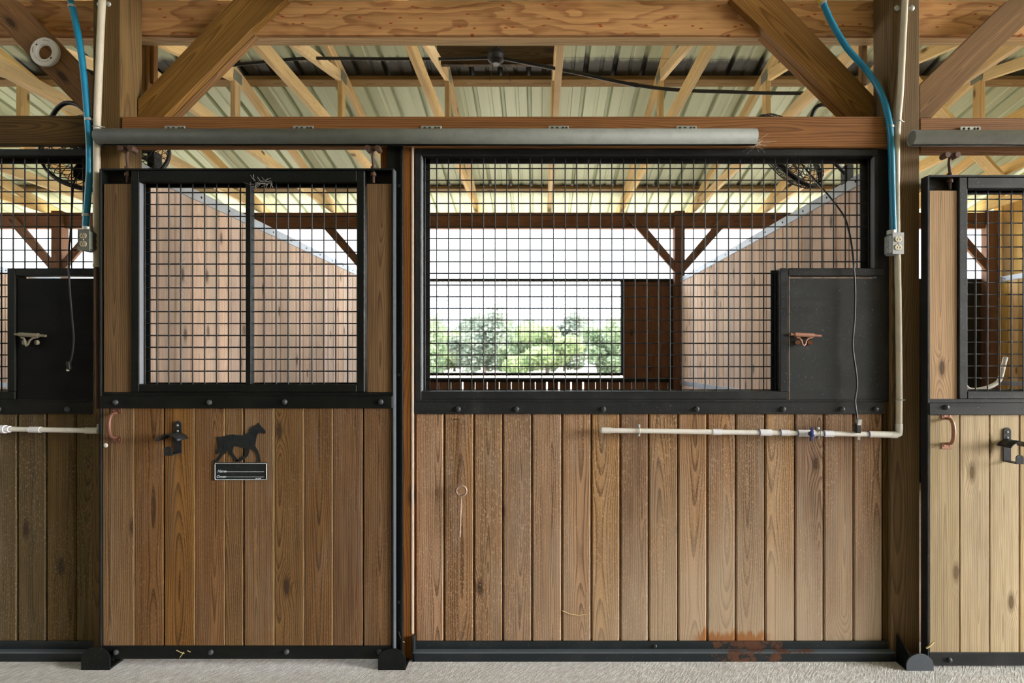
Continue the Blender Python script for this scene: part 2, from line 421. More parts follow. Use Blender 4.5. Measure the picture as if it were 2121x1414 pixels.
# corrugated roof metal
def roofmat():
    m, nt, b = newmat('roof_metal'); k = NT(nt)
    pos = k.n('ShaderNodeNewGeometry').outputs['Position']
    n = k.noise(k.vm('MULTIPLY', pos, (26.0, 0.8, 0.8)), 1.0, 3.0); n2 = k.noise(pos, 5.0, 4.0, 0.65)
    c = k.mix(n, (0.36, 0.42, 0.27), (0.50, 0.55, 0.385))
    c = k.mix(k.m('MULTIPLY', k.sstep(n2, 0.55, 0.8), 0.35), c, (0.33, 0.35, 0.28))
    x, y, z = k.sep(pos)
    dn = k.noise(k.vm('MULTIPLY', pos, (9.0, 3.0, 3.0)), 1.0, 4.0, 0.7)
    for (y0, y1, am) in ((1.86, 2.10, 0.97), (2.74, 2.95, 0.8), (3.70, 3.80, 0.9)):   # grime and shade painted together above each purlin
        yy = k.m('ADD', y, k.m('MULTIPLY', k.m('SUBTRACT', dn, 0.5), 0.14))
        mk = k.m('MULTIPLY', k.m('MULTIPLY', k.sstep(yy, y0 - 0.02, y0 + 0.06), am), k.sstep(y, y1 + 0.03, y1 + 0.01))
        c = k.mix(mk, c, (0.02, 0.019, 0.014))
    k.lk(c, b.inputs['Base Color']); b.inputs['Roughness'].default_value = 0.5; b.inputs['Metallic'].default_value = 0.1
    return m
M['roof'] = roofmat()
def concrete():
    m, nt, b = newmat('broomed_concrete'); k = NT(nt)
    pos = k.n('ShaderNodeNewGeometry').outputs['Position']
    x, y, z = k.sep(pos)
    wv = k.noise(pos, 1.7, 2.0)
    a = k.m('ADD', k.m('MULTIPLY', x, 0.8), k.m('MULTIPLY', y, -0.6)); bb = k.m('ADD', k.m('MULTIPLY', x, 0.6), k.m('MULTIPLY', y, 0.8))
    st = k.noise(k.comb(k.m('MULTIPLY', k.m('ADD', a, k.m('MULTIPLY', wv, 0.12)), 130.0), k.m('MULTIPLY', bb, 22.0), 0.0), 1.0, 3.0, 0.6)
    g = k.noise(pos, 3.0, 5.0, 0.6); f = k.noise(pos, 220.0, 2.0)
    c = k.mix(g, (0.64, 0.615, 0.595), (0.79, 0.775, 0.765))
    c = k.mix(k.m('MULTIPLY', k.sstep(st, 0.6, 0.42), 0.48), c, (0.30, 0.27, 0.24))
    c = k.mix(k.m('MULTIPLY', k.sstep(f, 0.62, 0.8), 0.45), c, (0.2, 0.16, 0.12))
    k.lk(c, b.inputs['Base Color']); b.inputs['Roughness'].default_value = 0.9
    k.bump(k.m('ADD', st, k.m('MULTIPLY', f, 0.5)), b, 1.0, 0.010)
    return m
M['concrete'] = concrete()
def soil(name, c1, c2, c3, sc):
    m, nt, b = newmat(name); k = NT(nt)
    pos = k.n('ShaderNodeNewGeometry').outputs['Position']
    c = k.mix(k.noise(pos, 30.0, 4.0), c1, c2)
    c = k.mix(k.sstep(k.noise(pos, sc, 3.0), 0.5, 0.62), c, c3)
    k.lk(c, b.inputs['Base Color']); b.inputs['Roughness'].default_value = 0.95
    return m
M['sand'] = soil('sandy_ground', (0.44, 0.39, 0.33), (0.53, 0.475, 0.405), (0.36, 0.36, 0.25), 0.12)
M['bedding'] = soil('stall_dirt', (0.22, 0.16, 0.10), (0.32, 0.24, 0.16), (0.30, 0.24, 0.17), 3.0)
def leafmat(name, a, bcol):
    m, nt, b = newmat(name); k = NT(nt)
    pos = k.n('ShaderNodeNewGeometry').outputs['Position']
    c = k.mix(k.sstep(k.noise(pos, 0.9, 3.0), 0.35, 0.65), a, bcol)
    k.lk(c, b.inputs['Base Color']); b.inputs['Roughness'].default_value = 0.6
    tr = k.n('ShaderNodeBsdfTranslucent'); k.lk(c, tr.inputs[0]); mx = k.n('ShaderNodeMixShader'); mx.inputs[0].default_value = 0.5
    out = [q for q in nt.nodes if q.type == 'OUTPUT_MATERIAL'][0]
    k.lk(b.outputs[0], mx.inputs[1]); k.lk(tr.outputs[0], mx.inputs[2]); k.lk(mx.outputs[0], out.inputs[0])
    return m
M['leaf'] = leafmat('green_leaves', (0.16, 0.23, 0.12), (0.25, 0.30, 0.18))
M['leaf2'] = leafmat('pale_leaves', (0.21, 0.28, 0.13), (0.29, 0.34, 0.18))
M['leaf3'] = leafmat('grey_green_leaves', (0.16, 0.20, 0.15), (0.23, 0.26, 0.20))

# ------------------------------------------------------------------ setting
def struct(name, mb, mat, label, cat):
    return tag(mb.build(name, mat), label, cat, kind='structure')
mb = MB(); mb.box(-9.2, 14.0, -5.2, 0.16, -0.12, 0.0, 'x')
struct('floor', mb, M['concrete'], 'pale grey broomed concrete aisle floor in front of the stalls', 'floor')
mb = MB(); mb.box(-100, 100, -40, 110, -0.35, -0.13, 'x')
struct('ground', mb, M['sand'], 'sunlit sandy ground outside behind the barn', 'ground')
mb = MB(); mb.box(-9.0, 5.25, 0.16, 4.1, -0.12, -0.01, 'x')
struct('floor_stall', mb, M['bedding'], 'dirt floor inside the stalls behind the plank fronts', 'floor')
# roof sheet: trapezoid ribs running down the slope, thin metal with two faces
SL = 0.22
def zroof(Y): return 3.69 - SL * (Y - 1.92)
def sheet(name, ya, za, yb, zb, label):
    mb = MB(); prof = []
    x = -9.2
    while x < 9.2:
        prof += [(x, 0), (x + 0.085, 0), (x + 0.092, 0.007), (x + 0.112, 0.007), (x + 0.119, 0), (x + 0.186, 0), (x + 0.196, 0.032), (x + 0.218, 0.032)]
        x += 0.2286
    n = len(prof); vs = []
    for t in (0.0, 0.0012):
        for (y, z) in ((ya, za), (yb, zb)):
            vs += [(p, y, z + q + t) for p, q in prof]
    fs = [(i, i + 1, n + i + 1, n + i) for i in range(n - 1)] + [(2 * n + i, 3 * n + i, 3 * n + i + 1, 2 * n + i + 1) for i in range(n - 1)]
    mb.add(vs, fs)
    return struct(name, mb, M['roof'], label, 'roof')
RIDGE = -1.7
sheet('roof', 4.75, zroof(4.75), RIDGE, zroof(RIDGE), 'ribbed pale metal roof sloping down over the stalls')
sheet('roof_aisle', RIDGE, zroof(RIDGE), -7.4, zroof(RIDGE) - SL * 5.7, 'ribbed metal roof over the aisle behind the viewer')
# unseen walls round the aisle, closed and placed to shape the light
def plankwall(mb, x0, x1, y0, y1, z0, z1, w, axis='x', tilt=0.0, gap=0.003, ch=0.004):
    if axis == 'x':
        n = max(1, round((x1 - x0) / w)); w = (x1 - x0) / n
        for i in range(n):
            mb.box(x0 + i * w + gap / 2, x0 + (i + 1) * w - gap / 2, y0, y1, z0, z1, 'z', ch)
        mb.box(x0, x1, y0 + (y1 - y0) * 0.4, y0 + (y1 - y0) * 0.6, z0, z1, 'z')
    else:
        n = max(1, round((y1 - y0) / w)); w = (y1 - y0) / n
        for i in range(n):
            mb.obox(((x0 + x1) / 2, y0 + (i + .5) * w, (z0 + z1) / 2), (0, 0, (z1 - z0) / 2), (0, w / 2 - gap / 2, 0), ((x1 - x0) / 2, 0, 0), ch)
        mb.obox(((x0 + x1) / 2, (y0 + y1) / 2, (z0 + z1) / 2), (0, 0, (z1 - z0) / 2), (0, (y1 - y0) / 2, 0), ((x1 - x0) * 0.1, 0, 0))
mb = MB(); plankwall(mb, -9.0, 9.0, -4.75, -4.71, 0.0, 3.7, 0.14)
struct('unseen_wall_south', mb, M['front'], 'unseen closed plank wall across the aisle, shaped to keep out light', 'wall')
mb = MB(); plankwall(mb, -9.05, -9.0, -4.7, 4.1, 0.0, 3.4, 0.14, 'y')
struct('unseen_wall_west', mb, M['inner'], 'unseen plank wall closing the left end of the barn against light', 'wall')
mb = MB(); plankwall(mb, 5.35, 9.0, 0.02, 0.06, 0.0, 3.9, 0.14)
struct('added_wall_north', mb, M['front'], 'unseen plank wall right of the stall fronts, added to block light', 'wall')  # wall added to stop light leaking in past the right stall
# partitions between the stalls
XL, XR, XE, XF = -1.902, 1.630, 5.25, -5.45
YB = 4.06
def partition(name, xface, side, label, mat, ztop=2.26, y0=0.15):
    t = thing(name, label, 'wall', (xface, 2.0, 0), kind='structure')
    mb = MB(); x0, x1 = (xface, xface + 0.04) if side > 0 else (xface - 0.04, xface)
    plankwall(mb, x0, x1, y0, YB - 0.13, 0, ztop, 0.135, 'y', gap=0.005, ch=0.006)
    mb.build('planks', mat, t)
    mb = MB()
    mb.box(x0 - 0.006, x1 + 0.006, y0, YB - 0.13, 2.235, 2.292, 'y', 0.002)
    mb.box(x0 - 0.008, x1 + 0.008, y0, YB - 0.13, 1.065, 1.115, 'y', 0.002)
    mb.build('steel_trim', M['trim'], t)
    mb = MB()
    for i in range(13):
        y = y0 + 0.2 + i * 0.29
        for xx, nn in ((x0 - 0.006, -1), (x1 + 0.006, 1)):
            mb.dome((xx, y, 2.263), 0.007, 0.004, 8, (nn, 0, 0))
    mb.build('trim_screws', M['steel'], t)
    return t
partition('wall_left', XL, -1, 'pinkish plank partition on the left side of the middle stall', M['inner'])
partition('wall_right', XR, 1, 'pinkish plank partition on the right side of the middle stall', M['inner'])
partition('wall_far_left', XF, -1, 'plank partition at the far side of the left stall', M['inner'])
t = partition('wall_east', XE, 1, 'tall yellowish plank wall at the barn end inside the right stall', M['inner_yellow'])
mb = MB(); plankwall(mb, XE + 0.045, XE + 0.085, 0.15, YB, 0, 3.15, 0.14, 'y', gap=0.005, ch=0.006)
mb.build('tall_planks', M['inner_yellow'], t)

# ------------------------------------------------------------------ roof frame
TR_N = 'unpainted roof trusses under the metal roof'
ORD = ['first', 'second', 'third', 'fourth', 'fifth', 'sixth', 'seventh', 'eighth', 'ninth', 'tenth', 'eleventh', 'twelfth', 'thirteenth', 'fourteenth', 'fifteenth', 'sixteenth']
def ztop(Y): return 3.56 - SL * (Y - 1.92)
def truss(x, label):
    t = thing('roof_truss', label, 'roof truss', (x, 4.0, 3.06), TR_N)
    h = 0.019
    mb = MB(); mb.obox((x, 2.05, 3.105), (0, 2.15, 0), (0, 0, 0.045), (h, 0, 0), 0.003); mb.build('bottom_chord', M['rafter'], t)
    y0, y1 = -1.0, 4.55
    mb = MB()
    c = Vector((x, (y0 + y1) / 2, (ztop(y0) + ztop(y1)) / 2 + 0.046)); a = Vector((0, (y1 - y0) / 2, (ztop(y1) - ztop(y0)) / 2))
    nrm = Vector((0, -a.z, a.y)).normalized() * 0.045
    mb.obox(c, a, nrm, (h - 0.0016, 0, 0), 0.003); mb.build('top_chord', M['rafter'], t)
    mb = MB(); mb.obox((x, 1.92, (3.15 + 3.565) / 2), (0, 0, 0.2075), (0, 0.042, 0), (h - 0.0008, 0, 0), 0.003); mb.build('web_post', M['rafter'], t)
    mb = MB(); p, q = Vector((x, 1.86, 3.56)), Vector((x, 0.18, 3.16))
    d = (q - p) / 2; nn = Vector((0, -d.z, d.y)).normalized() * 0.04
    mb.obox((p + q) / 2, d, nn, (h - 0.0024, 0, 0), 0.003); mb.build('web_diagonal', M['rafter'], t)
    for (yy, zz) in ((1.92, 3.575), (1.92, 3.12)):
        mb = MB()
        for s in (-1, 1): mb.obox((x + s * (h + 0.001), yy, zz), (0, 0.06, 0), (0, 0, 0.04), (0.001, 0, 0))
        mb.build('nail_plate', M['nail'], t)
    return t
for i, k in enumerate(range(-8, 7)):
    x = 0.124 + 0.837 * k
    if x > 5.2: break
    truss(x, 'pale timber roof truss, %s counted from the left end of the roof' % ORD[i])
for y, lb in ((1.25, 'purlin close behind the plywood beam, under the metal roof'), (2.10, 'purlin seen in the gap above the header, below the dark roof laps'),
              (2.95, 'purlin hidden behind the front header, across the roof middle'), (3.80, 'lowest inside purlin, just above the rear beam'), (4.58, 'purlin along the rear eave outside the rear beam')):
    z = ztop(y) + 0.092
    mb = MB(); a = Vector((7.2, 0, 0)); d = Vector((0, 1, -SL)).normalized() * 0.044
    mb.obox((-1.9, y, z + 0.020), a, d, Vector((0, SL, 1)).normalized() * 0.019, 0.002)
    tag(mb.build('roof_purlin', M['purlin']), 'long timber ' + lb, 'purlin', 'purlins carrying the roof sheets')
mb = MB(); a_, b_ = Vector((2.05, 0.70, 3.038)), Vector((4.95, 3.32, 3.038)); d_ = (b_ - a_) / 2
mb.obox((a_ + b_) / 2, d_, Vector((d_.y, -d_.x, 0)).normalized() * 0.044, (0, 0, 0.019), 0.003)
tag(mb.build('diagonal_board', M['rafter']), 'diagonal board nailed under the truss chords over the right stall', 'board')
# upper plywood beam with lighter lower laminations
YBM = 0.146
t = thing('plywood_header', 'broad orange plywood-faced beam across the top of the stall fronts', 'beam', (0, YBM, Z(72, YBM)))
mb = MB(); mb.box(-5.6, 5.2, YBM, YBM + 0.018, Z(72, YBM), 3.06, 'x', 0.0, (0.35, 0.2, 0.55)); mb.build('plywood_face', M['ply'], t)
mb = MB()
mb.box(-5.6, 5.2, YBM + 0.0185, YBM + 0.055, Z(72, YBM) - 0.004, 3.059, 'x', 0.002, (0.2, 0.6, 0.7))
mb.box(-5.6, 5.2, YBM + 0.056, YBM + 0.092, Z(72, YBM) - 0.002, 3.058, 'x', 0.002, (0.8, 0.4, 0.5)); mb.build('lamination', M['ply_edge'], t)
mb = MB()
for px in (302, 1802):
    pass
# posts
def post(px0, px1, label, cuts=None):
    t = thing('stall_post', label, 'post', (X((px0 + px1) / 2), 0.07, 0), 'square posts between the stalls')
    mb = MB(); mb.box(X(px0), X(px1), 0.0, 0.140, 0, 3.07, 'z', 0.004); mb.build('timber', M['post'], t)
    return t
p1 = post(192, 250, 'brown square timber post left of the sliding door, behind the beige conduit')
for x_, y_ in ((206, 9), (225, 9)):
    mb = MB(); mb.dome(P(x_, y_, -0.0005), 0.012, 0.008); mb.build('bolt_head', M['galv'], p1)
p2 = post(1846, 1905, 'brown square timber post right of the fixed plank front, carrying the socket box')
for x_, y_ in ((1858, 17), (1888, 17)):
    mb = MB(); mb.dome(P(x_, y_, -0.0005), 0.014, 0.009); mb.build('bolt_head', M['galv'], p2)
mb = MB()
tag_ = [(293, 305, 76, 200), (306, 318, 78, 172)]
for i, (a, b, c, d) in enumerate(tag_):
    mb = MB(); y0 = 0.146 + 0.02 * i + 0.093
    mb.box(X(a, y0), X(b, y0), y0, y0 + 0.036, Z(d, y0), 3.0, 'z', 0.003)
    tag(mb.build('blocking_board', M['brace']), ('long upright blocking board beside the left post under the plywood beam', 'shorter upright blocking board, right one of the pair under the beam')[i], 'board')
mb = MB(); y0 = 0.24; mb.box(X(1786, y0), X(1797, y0), y0, y0 + 0.036, Z(175, y0), 3.0, 'z', 0.003)
tag(mb.build('blocking_board', M['brace']), 'upright blocking board beside the right post behind the blue hose', 'board')

# header boards above the stall openings
def headerboard(px0, px1, py0, py1, mat, label, y0=0.0):
    mb = MB(); mb.box(X(px0, y0), X(px1, y0), y0, y0 + 0.040, Z(py1, y0), Z(py0, y0), 'x', 0.003)
    return tag(mb.build('header_board', mat), label, 'header board', 'boards across the stall openings')
headerboard(252, 1840, 241, 304, M['header'], 'reddish-brown header board behind the long grey door track', -0.004)
headerboard(-800, 191, 239, 298, M['header_dark'], 'dark brown header board over the left stall, left of the post')
headerboard(1906, 3300, 244, 316, M['header'], 'light brown header board over the right stall, behind the pale track')
# knee braces
def brace(pts, back, y0, label):
    t = thing('knee_brace', label, 'brace', P(*pts[0], y0), 'diagonal knee braces under the plywood beam')
    def conv(q, y): return [(X(a, y), Z(b, y)) for a, b in q]
    g = Vector((pts[1][0] - pts[0][0], -(pts[1][1] - pts[0][1])))
    mb = MB(); mb.prism(conv(pts, y0), y0, y0 + 0.038, (g.x, g.y)); mb.build('front_board', M['brace'], t)
    if back:
        mb = MB(); y1 = y0 + 0.0395
        mb.prism(conv(back, y0), y1, y1 + 0.040, (g.x, g.y)); mb.build('back_board', M['brace'], t)
    return t
brace([(286, 206), (486, -4), (594, -4), (518, 62), (340, 241), (286, 241)], [(300, 200), (430, 76), (520, 62), (342, 241), (300, 241)], 0.104,
      'double diagonal brace rising right from the left post to the plywood beam')
brace([(1810, 200), (1616, -4), (1512, -4), (1583, 63), (1766, 241), (1810, 241)], [(1800, 210), (1680, 80), (1583, 63), (1764, 241), (1800, 241)], 0.104,
      'double diagonal brace rising left from the right post, beside the blue hose')
brace([(1906, 176), (2088, 0), (2180, 0), (2074, 94), (1930, 243), (1906, 243)], None, 0.06, 'diagonal brace rising right from the right post over the pale track')
brace([(191, 161), (33, 0), (-60, 0), (0, 51), (84, 140), (185, 243), (191, 243)], None, 0.06, 'diagonal brace left of the left post with a white ring on it')
# white plastic ring fixed on the left brace
mb = MB(); c = P(95, 109, 0.055); ro, ri, sg = 0.0655, 0.034, 40
vs, fs = [], []
for i in range(sg):
    a = 2 * PI * i / sg; ca, sa = math.cos(a), math.sin(a)
    for r, y in ((ro, 0.059), (ro, 0.047), (ro - .004, 0.044), (ri + .003, 0.044), (ri, 0.047), (ri, 0.059)):
        vs.append((c.x + r * ca, y, c.z + r * sa))
for i in range(sg):
    j = (i + 1) % sg
    for k in range(6):
        l = (k + 1) % 6
        fs.append((i * 6 + k, i * 6 + l, j * 6 + l, j * 6 + k))
mb.add(vs, fs)
t = thing('plastic_ring', 'round white plastic ring on the far left brace', 'ring', P(95, 109, 0.059))
mb.build('disc', M['plasticwhite'], t)
mb = MB()
def arc(r, a0, a1, wdt):
    n = 8; pts = []
    for i in range(n):
        a = math.radians(a0 + (a1 - a0) * i / (n - 1)); pts.append((c.x + r * math.cos(a), 0.0438, c.z + r * math.sin(a)))
    mb.tube(pts, wdt, 5)
for q_ in ((0.052, 62, 95, 0.0009), (0.052, 155, 185, 0.0009), (0.047, 200, 300, 0.0006), (0.045, 130, 142, 0.003), (0.045, -48, -36, 0.003)):
    mb = MB(); arc(*q_); mb.build('printed_mark', M['ink'], t)

# ------------------------------------------------------------------ rear of the stalls
YP = 3.92
mb = MB(); mb.box(-8.9, 5.2, YP + 0.055, YP + 0.095, Z(473, YP + 0.055), Z(440, YP + 0.055), 'x', 0.003)
mb.box(-8.9, 5.2, YP + 0.10, YP + 0.14, Z(472, YP + 0.055), Z(440, YP + 0.055), 'x', 0.003)
tag(mb.build('rear_beam', M['redwood']), 'dark red-brown beam along the rear opening under the eave', 'beam', kind='structure')
RP = [(-9.0, None), (-5.50, 'rear post at the far end of the left stall'), (-1.96, 'rear post at the end of the left partition'), (1.615, 'rear post at the end of the right partition with two braces'), (5.19, 'rear post in the far corner of the right stall')]
for x, lb in RP:
    if not lb: continue
    mb = MB(); mb.box(x - 0.058, x + 0.058, YP, YP + 0.115, -0.02, Z(436, YP), 'z', 0.004)
    o = mb.build('rear_post', M['redwood']); tag(o, 'dark timber ' + lb, 'post', 'posts along the rear opening')
    for s in (-1, 1):
        if x > 5 and s > 0: continue
        y0 = YP + 0.012
        zb, zt = Z(562, YP), Z(440, YP); run = 0.64
        pts = [(x + s * 0.06, zb), (x + s * 0.06, zb + 0.13), (x + s * (run - 0.12), zt), (x + s * (run + 0.01), zt)]
        mb = MB(); mb.prism(pts, y0, y0 + 0.038, (s * 0.6, zt - zb))
        tag(mb.build('rear_brace', M['redwood']), 'small dark brace %s of the %s' % ('left' if s < 0 else 'right', lb.split(' with')[0]), 'brace', 'braces on the rear posts')
# rear stall walls and gates
def wire_grid(mb, x0, x1, z0, z1, y, px0, pz0, pitch, r=0.0029, seg=6, xs=None):
    x = px0 + math.ceil((x0 - px0) / pitch) * pitch
    while x < x1:
        mb.tube([(x, y - r, z0), (x, y - r, z1)], r, seg, cap=False); x += pitch
    z = pz0 + math.ceil((z0 - pz0) / pitch) * pitch
    while z < z1:
        mb.tube([(x0, y + r, z), (x1, y + r, z)], r, seg, cap=False); z += pitch
YG = 4.04
def rear_wall(name, x0, x1, gx0, gx1, label, gaps):
    t = thing(name, label, 'wall', ((x0 + x1) / 2, YG, 0), kind='structure')
    zl, zt = Z(783, YG), Z(577, YG)
    mb = MB(); x = x0; w = 0.14; edges = []
    while x < x1 - 0.02:
        e = min(x + w, x1); gap = 0.004
        for g in gaps:
            if abs(g - e) < w * 0.36: gap = 0.015
        mb.box(x, e - gap, YG, YG + 0.03, 0.0, zl - 0.02, 'z', 0.003)
        x = e
    mb.build('lower_planks', M['redwood'], t)
    mb = MB()
    for (a, b) in ((x0, gx0), (gx1, x1)):
        if b - a > 0.05: plankwall(mb, a, b, YG + 0.003, YG + 0.033, zl, zt - 0.03, 0.14)
    mb.build('upper_planks', M['redwood'], t)
    mb = MB()
    mb.box(x0, x1, YG - 0.012, YG + 0.045, zt - 0.035, zt, 'x', 0.003)
    mb.box(x0, x1, YG - 0.012, YG + 0.045, zl - 0.045, zl - 0.005, 'x', 0.003)
    for xx in (x0 + 0.02, x1 - 0.03): mb.box(xx - 0.02, xx + 0.02, YG - 0.012, YG + 0.045, 0, zt, 'z', 0.003)
    mb.build('steel_edge', M['steel'], t)
    return t
gA, gB = X(884, YG), X(1291, YG)
rear_wall('wall_back', XL + 0.05, XR - 0.06, gA - 0.02, gB, 'dark rear plank wall of the middle stall below the bright opening', [X(p, YG) for p in (951, 1071, 1097, 1127, 1152, 1176, 1202, 1271, 1296, 1320)])
def gate(x0, x1, label, open_x=None):
    t = thing('wire_gate', label, 'gate', ((x0 + x1) / 2, YG - 0.05, 1.1), 'rear stall gates')
    zl, zt = Z(778, YG), Z(579, YG)
    f = 0.035; y0, y1 = YG - 0.05, YG - 0.014
    mb = MB()
    mb.box(x0, x0 + f, y0, y1, zl, zt, 'z', 0.006); mb.box(x1 - f, x1, y0, y1, zl, zt, 'z', 0.006)
    mb.box(x0 + f, x1 - f, y0, y1, zt - f * 0.7, zt, 'x', 0.006); mb.box(x0 + f, x1 - f, y0, y1, zl, zl + f, 'x', 0.006)
    mb.build('gate_frame', M['steel'], t)
    mb = MB(); wire_grid(mb, x0 + f, x1 - f, zl + f, zt - f * .7, (y0 + y1) / 2, x0 + f, zl + f, 0.0525, 0.0024, 5)
    mb.build('wire_mesh', M['wire'], t)
    return t
gate(gA, gB, 'black framed wire gate in the bright rear opening of the middle stall')
rear_wall('wall_back_right', XR + 0.1, XE - 0.02, XR + 0.5, XE - 1.0, 'dark rear plank wall of the right stall', [])
gate(XR + 0.5, XE - 1.0, 'black wire gate at the rear of the right stall')
rear_wall('wall_back_left', XF + 0.1, XL - 0.1, XF + 0.7, XL - 1.4, 'dark rear plank wall of the left stall', [])
gate(XF + 0.7, XL - 1.4, 'black wire gate at the rear of the left stall')
# round-cornered black gate panel standing near the rear of the right stall
mb = MB(); yk = 3.7
xr, zt_, r_ = X(2031, yk), Z(578, yk), 0.09
pts = [(xr - 0.9, 0.0), (xr, 0.0)] + [(xr - r_ + r_ * math.cos(a), zt_ - r_ + r_ * math.sin(a)) for a in [PI / 2 * i / 8 for i in range(9)]] + [(xr - 0.9, zt_)]
mb.prism(pts, yk, yk + 0.04)
tag(mb.build('gate_panel', M['steel']), 'black round-cornered gate panel at the rear of the right stall', 'mat')  # a gate panel, not a mat

# ------------------------------------------------------------------ sliding doors
YD = -0.065
def board_row(mb, edges, y0, t, z0, z1, ch=0.0045, gap=0.003, back=True):
    for a, b in zip(edges[:-1], edges[1:]):
        mb.box(a + gap / 2, b - gap / 2, y0, y0 + t, z0, z1, 'z', ch)
    if back: mb.box(edges[0], edges[-1], y0 + t * 0.45, y0 + t * 0.75, z0, z1, 'z', 0, (0.5, 0.5, 0.0))
def bolt(parent, p, r=0.011, h=0.008, mat='steel'):
    mb = MB(); mb.cyl(p, p + Vector((0, -0.003, 0)), r * 1.05, 12); mb.dome(p + Vector((0, -0.003, 0)), r, h); mb.build('bolt', M['bolt'], parent)
def sliding_door(L, dz, W, label, mats, bolts_px, edges_px):
    # L: photograph column of the left edge; dz: rows below the left door
    f = lambda px: X(px, YD); g = lambda py: Z(py + dz, YD)
    t = thing('sliding_door', label, 'door', (f(L + W / 2), YD, 0), 'sliding stall doors')
    wm, sm, st = mats
    R = L + W
    y1 = YD + 0.045
    mb = MB()
    board_row(mb, [f(p) for p in edges_px], YD + 0.008, 0.03, g(1352), g(835), 0.003, 0.0060 if wm == 'door' else 0.0036); mb.build('planks', M[wm], t)
    if wm == 'door':
        for p in (edges_px[1], edges_px[3], edges_px[4], edges_px[6], edges_px[7], edges_px[8]):
            mb = MB(); mb.box(f(p) - 0.0026, f(p) + 0.0012, YD + 0.0088, YD + 0.022, g(1338), g(846), 'z'); mb.build('seam_tongue', M['tongue'], t)
    for (a, b) in ((L + 6, L + 65), (R - 57, R - 4)):
        mb = MB(); mb.box(f(a), f(b), YD + 0.008, YD + 0.038, g(818), g(379), 'z', 0.003, (0.62 if a < R - 100 else 0.42, 0.1, 0.45)); mb.build('stile_board', M[sm], t)
    mb = MB()   # steel channel round the whole door with open boxes at the upper corners
    for (a, b) in ((L, L + 4.5), (R - 3.5, R)):
        mb.box(f(a), f(b), YD, y1, g(1365), g(349), 'z', 0.002)
    mb.box(f(L + 4.5), f(R - 3.5), YD + 0.002, y1, g(1365), g(1338), 'x', 0.002)
    mb.box(f(L + 4.5), f(R - 3.5), YD + 0.001, y1, g(352), g(348), 'x', 0.001)
    mb.box(f(L + 4.5), f(R - 3.5), y1 - 0.006, y1, g(380), g(352), 'x', 0.001)
    mb.box(f(L + 3), f(R - 2), YD - 0.004, y1 - 0.002, g(845), g(820), 'x', 0.002)
    mb.box(f(L + 4.5), f(R - 3.5), YD + 0.006, y1 - 0.004, g(820), g(812), 'x', 0.001)
    mb.build('steel_channel', M[st], t)
    mb = MB(); mb.box(f(R), f(R) + 0.0012, YD + 0.001, y1 - 0.001, g(1365), g(349), 'z'); mb.build('lit_closing_edge', M['guide'], t)  # pale strip: side light on the door edge put into colour
    # welded grille frame of square tube
    a0, a1, b0, b1 = L + 66, R - 60, 353, 812
    mb = MB()
    mb.box(f(a0), f(a0 + 17), YD, y1 - 0.006, g(b1), g(b0), 'z', 0.003); mb.box(f(a1 - 16), f(a1), YD, y1 - 0.006, g(b1), g(b0), 'z', 0.003)
    mb.box(f(a0 + 17), f(a1 - 16), YD, y1 - 0.006, g(376), g(b0), 'x', 0.003); mb.box(f(a0 + 17), f(a1 - 16), YD, y1 - 0.006, g(b1), g(796), 'x', 0.003)
    cx = (a0 + a1) / 2 + 1
    mb.box(f(cx - 5.5), f(cx + 5.5), YD, y1 - 0.012, g(796), g(376), 'z', 0.002)
    yy = y1 - 0.006   # flat bars holding the mesh at the back
    mb.box(f(a0), f(a0 + 27), yy, yy + 0.006, g(b1), g(b0), 'z'); mb.box(f(a1 - 22), f(a1), yy, yy + 0.006, g(b1), g(b0), 'z')
    mb.box(f(a0), f(a1), yy, yy + 0.006, g(383), g(b0), 'x'); mb.box(f(a0), f(a1), yy, yy + 0.006, g(b1), g(794), 'x')
    mb.build('grille_frame', M[st], t)
    mb = MB(); mb.box(f(a0 + 17), f(a0 + 17) + 0.0012, YD + 0.002, y1 - 0.018, g(795), g(377), 'z'); mb.build('lit_inner_reveal', M['reveal'], t)
    mb = MB(); pitch = 25.0 / S * (1 + YD / D)
    wire_grid(mb, f(a0 + 4), f(a1 - 4), g(810), g(360), y1 - 0.012, f(a0 + 44.5), g(393.8), pitch)
    mb.build('wire_mesh', M['wire'], t)
    for (px, py) in bolts_px: bolt(t, P(px, py + dz, YD - 0.004 if py < 900 else YD + 0.002), mat=st)
    # two hanger rods up to the track
    for px in (L + 53, R - 44):
        mb = MB(); x = f(px); yc = -0.046
        mb.tube([(x, yc, g(376)), (x, yc, g(340)), (x - 0.004, yc, g(322)), (x, yc, g(306)), (x, yc, g(300))], 0.0065, 8)
        mb.cyl((x, yc, g(362)), (x, yc, g(355)), 0.013, 6); mb.cyl((x, yc, g(347)), (x, yc, g(342)), 0.012, 6)
        mb.box(x - 0.032, x + 0.032, yc - 0.012, yc + 0.012, g(308), g(300), 'x', 0.003)
        for s in (-1, 1): mb.cyl((x + s * 0.022, yc - 0.02, g(306)), (x + s * 0.022, yc + 0.02, g(306)), 0.012, 12)
        mb.build('hanger', M['rust'], t)
    return t
doorL = sliding_door(205, 0, 610, 'brown plank sliding door with a black horse sign and grille window', ('door', 'stile', 'steel'),
    [(240, 833), (434, 833), (590, 832), (789, 832), (241, 1350), (437, 1350), (594, 1349), (786, 1349)],
    [208, 274.6, 337, 400.6, 463, 502.6, 566, 627.7, 687.6, 751, 812])
doorR = sliding_door(1921, 14, 640, 'pale yellowish plank sliding door at the right edge with a copper handle', ('door_new', 'stile_new', 'steel_r'),
    [(1960, 829), (2150, 829), (2300, 829), (2500, 829), (1966, 1352), (2165, 1352), (2330, 1352), (2500, 1352)],
    [1927, 1991, 2053, 2115, 2178, 2240, 2302, 2365, 2430, 2495, 2557])
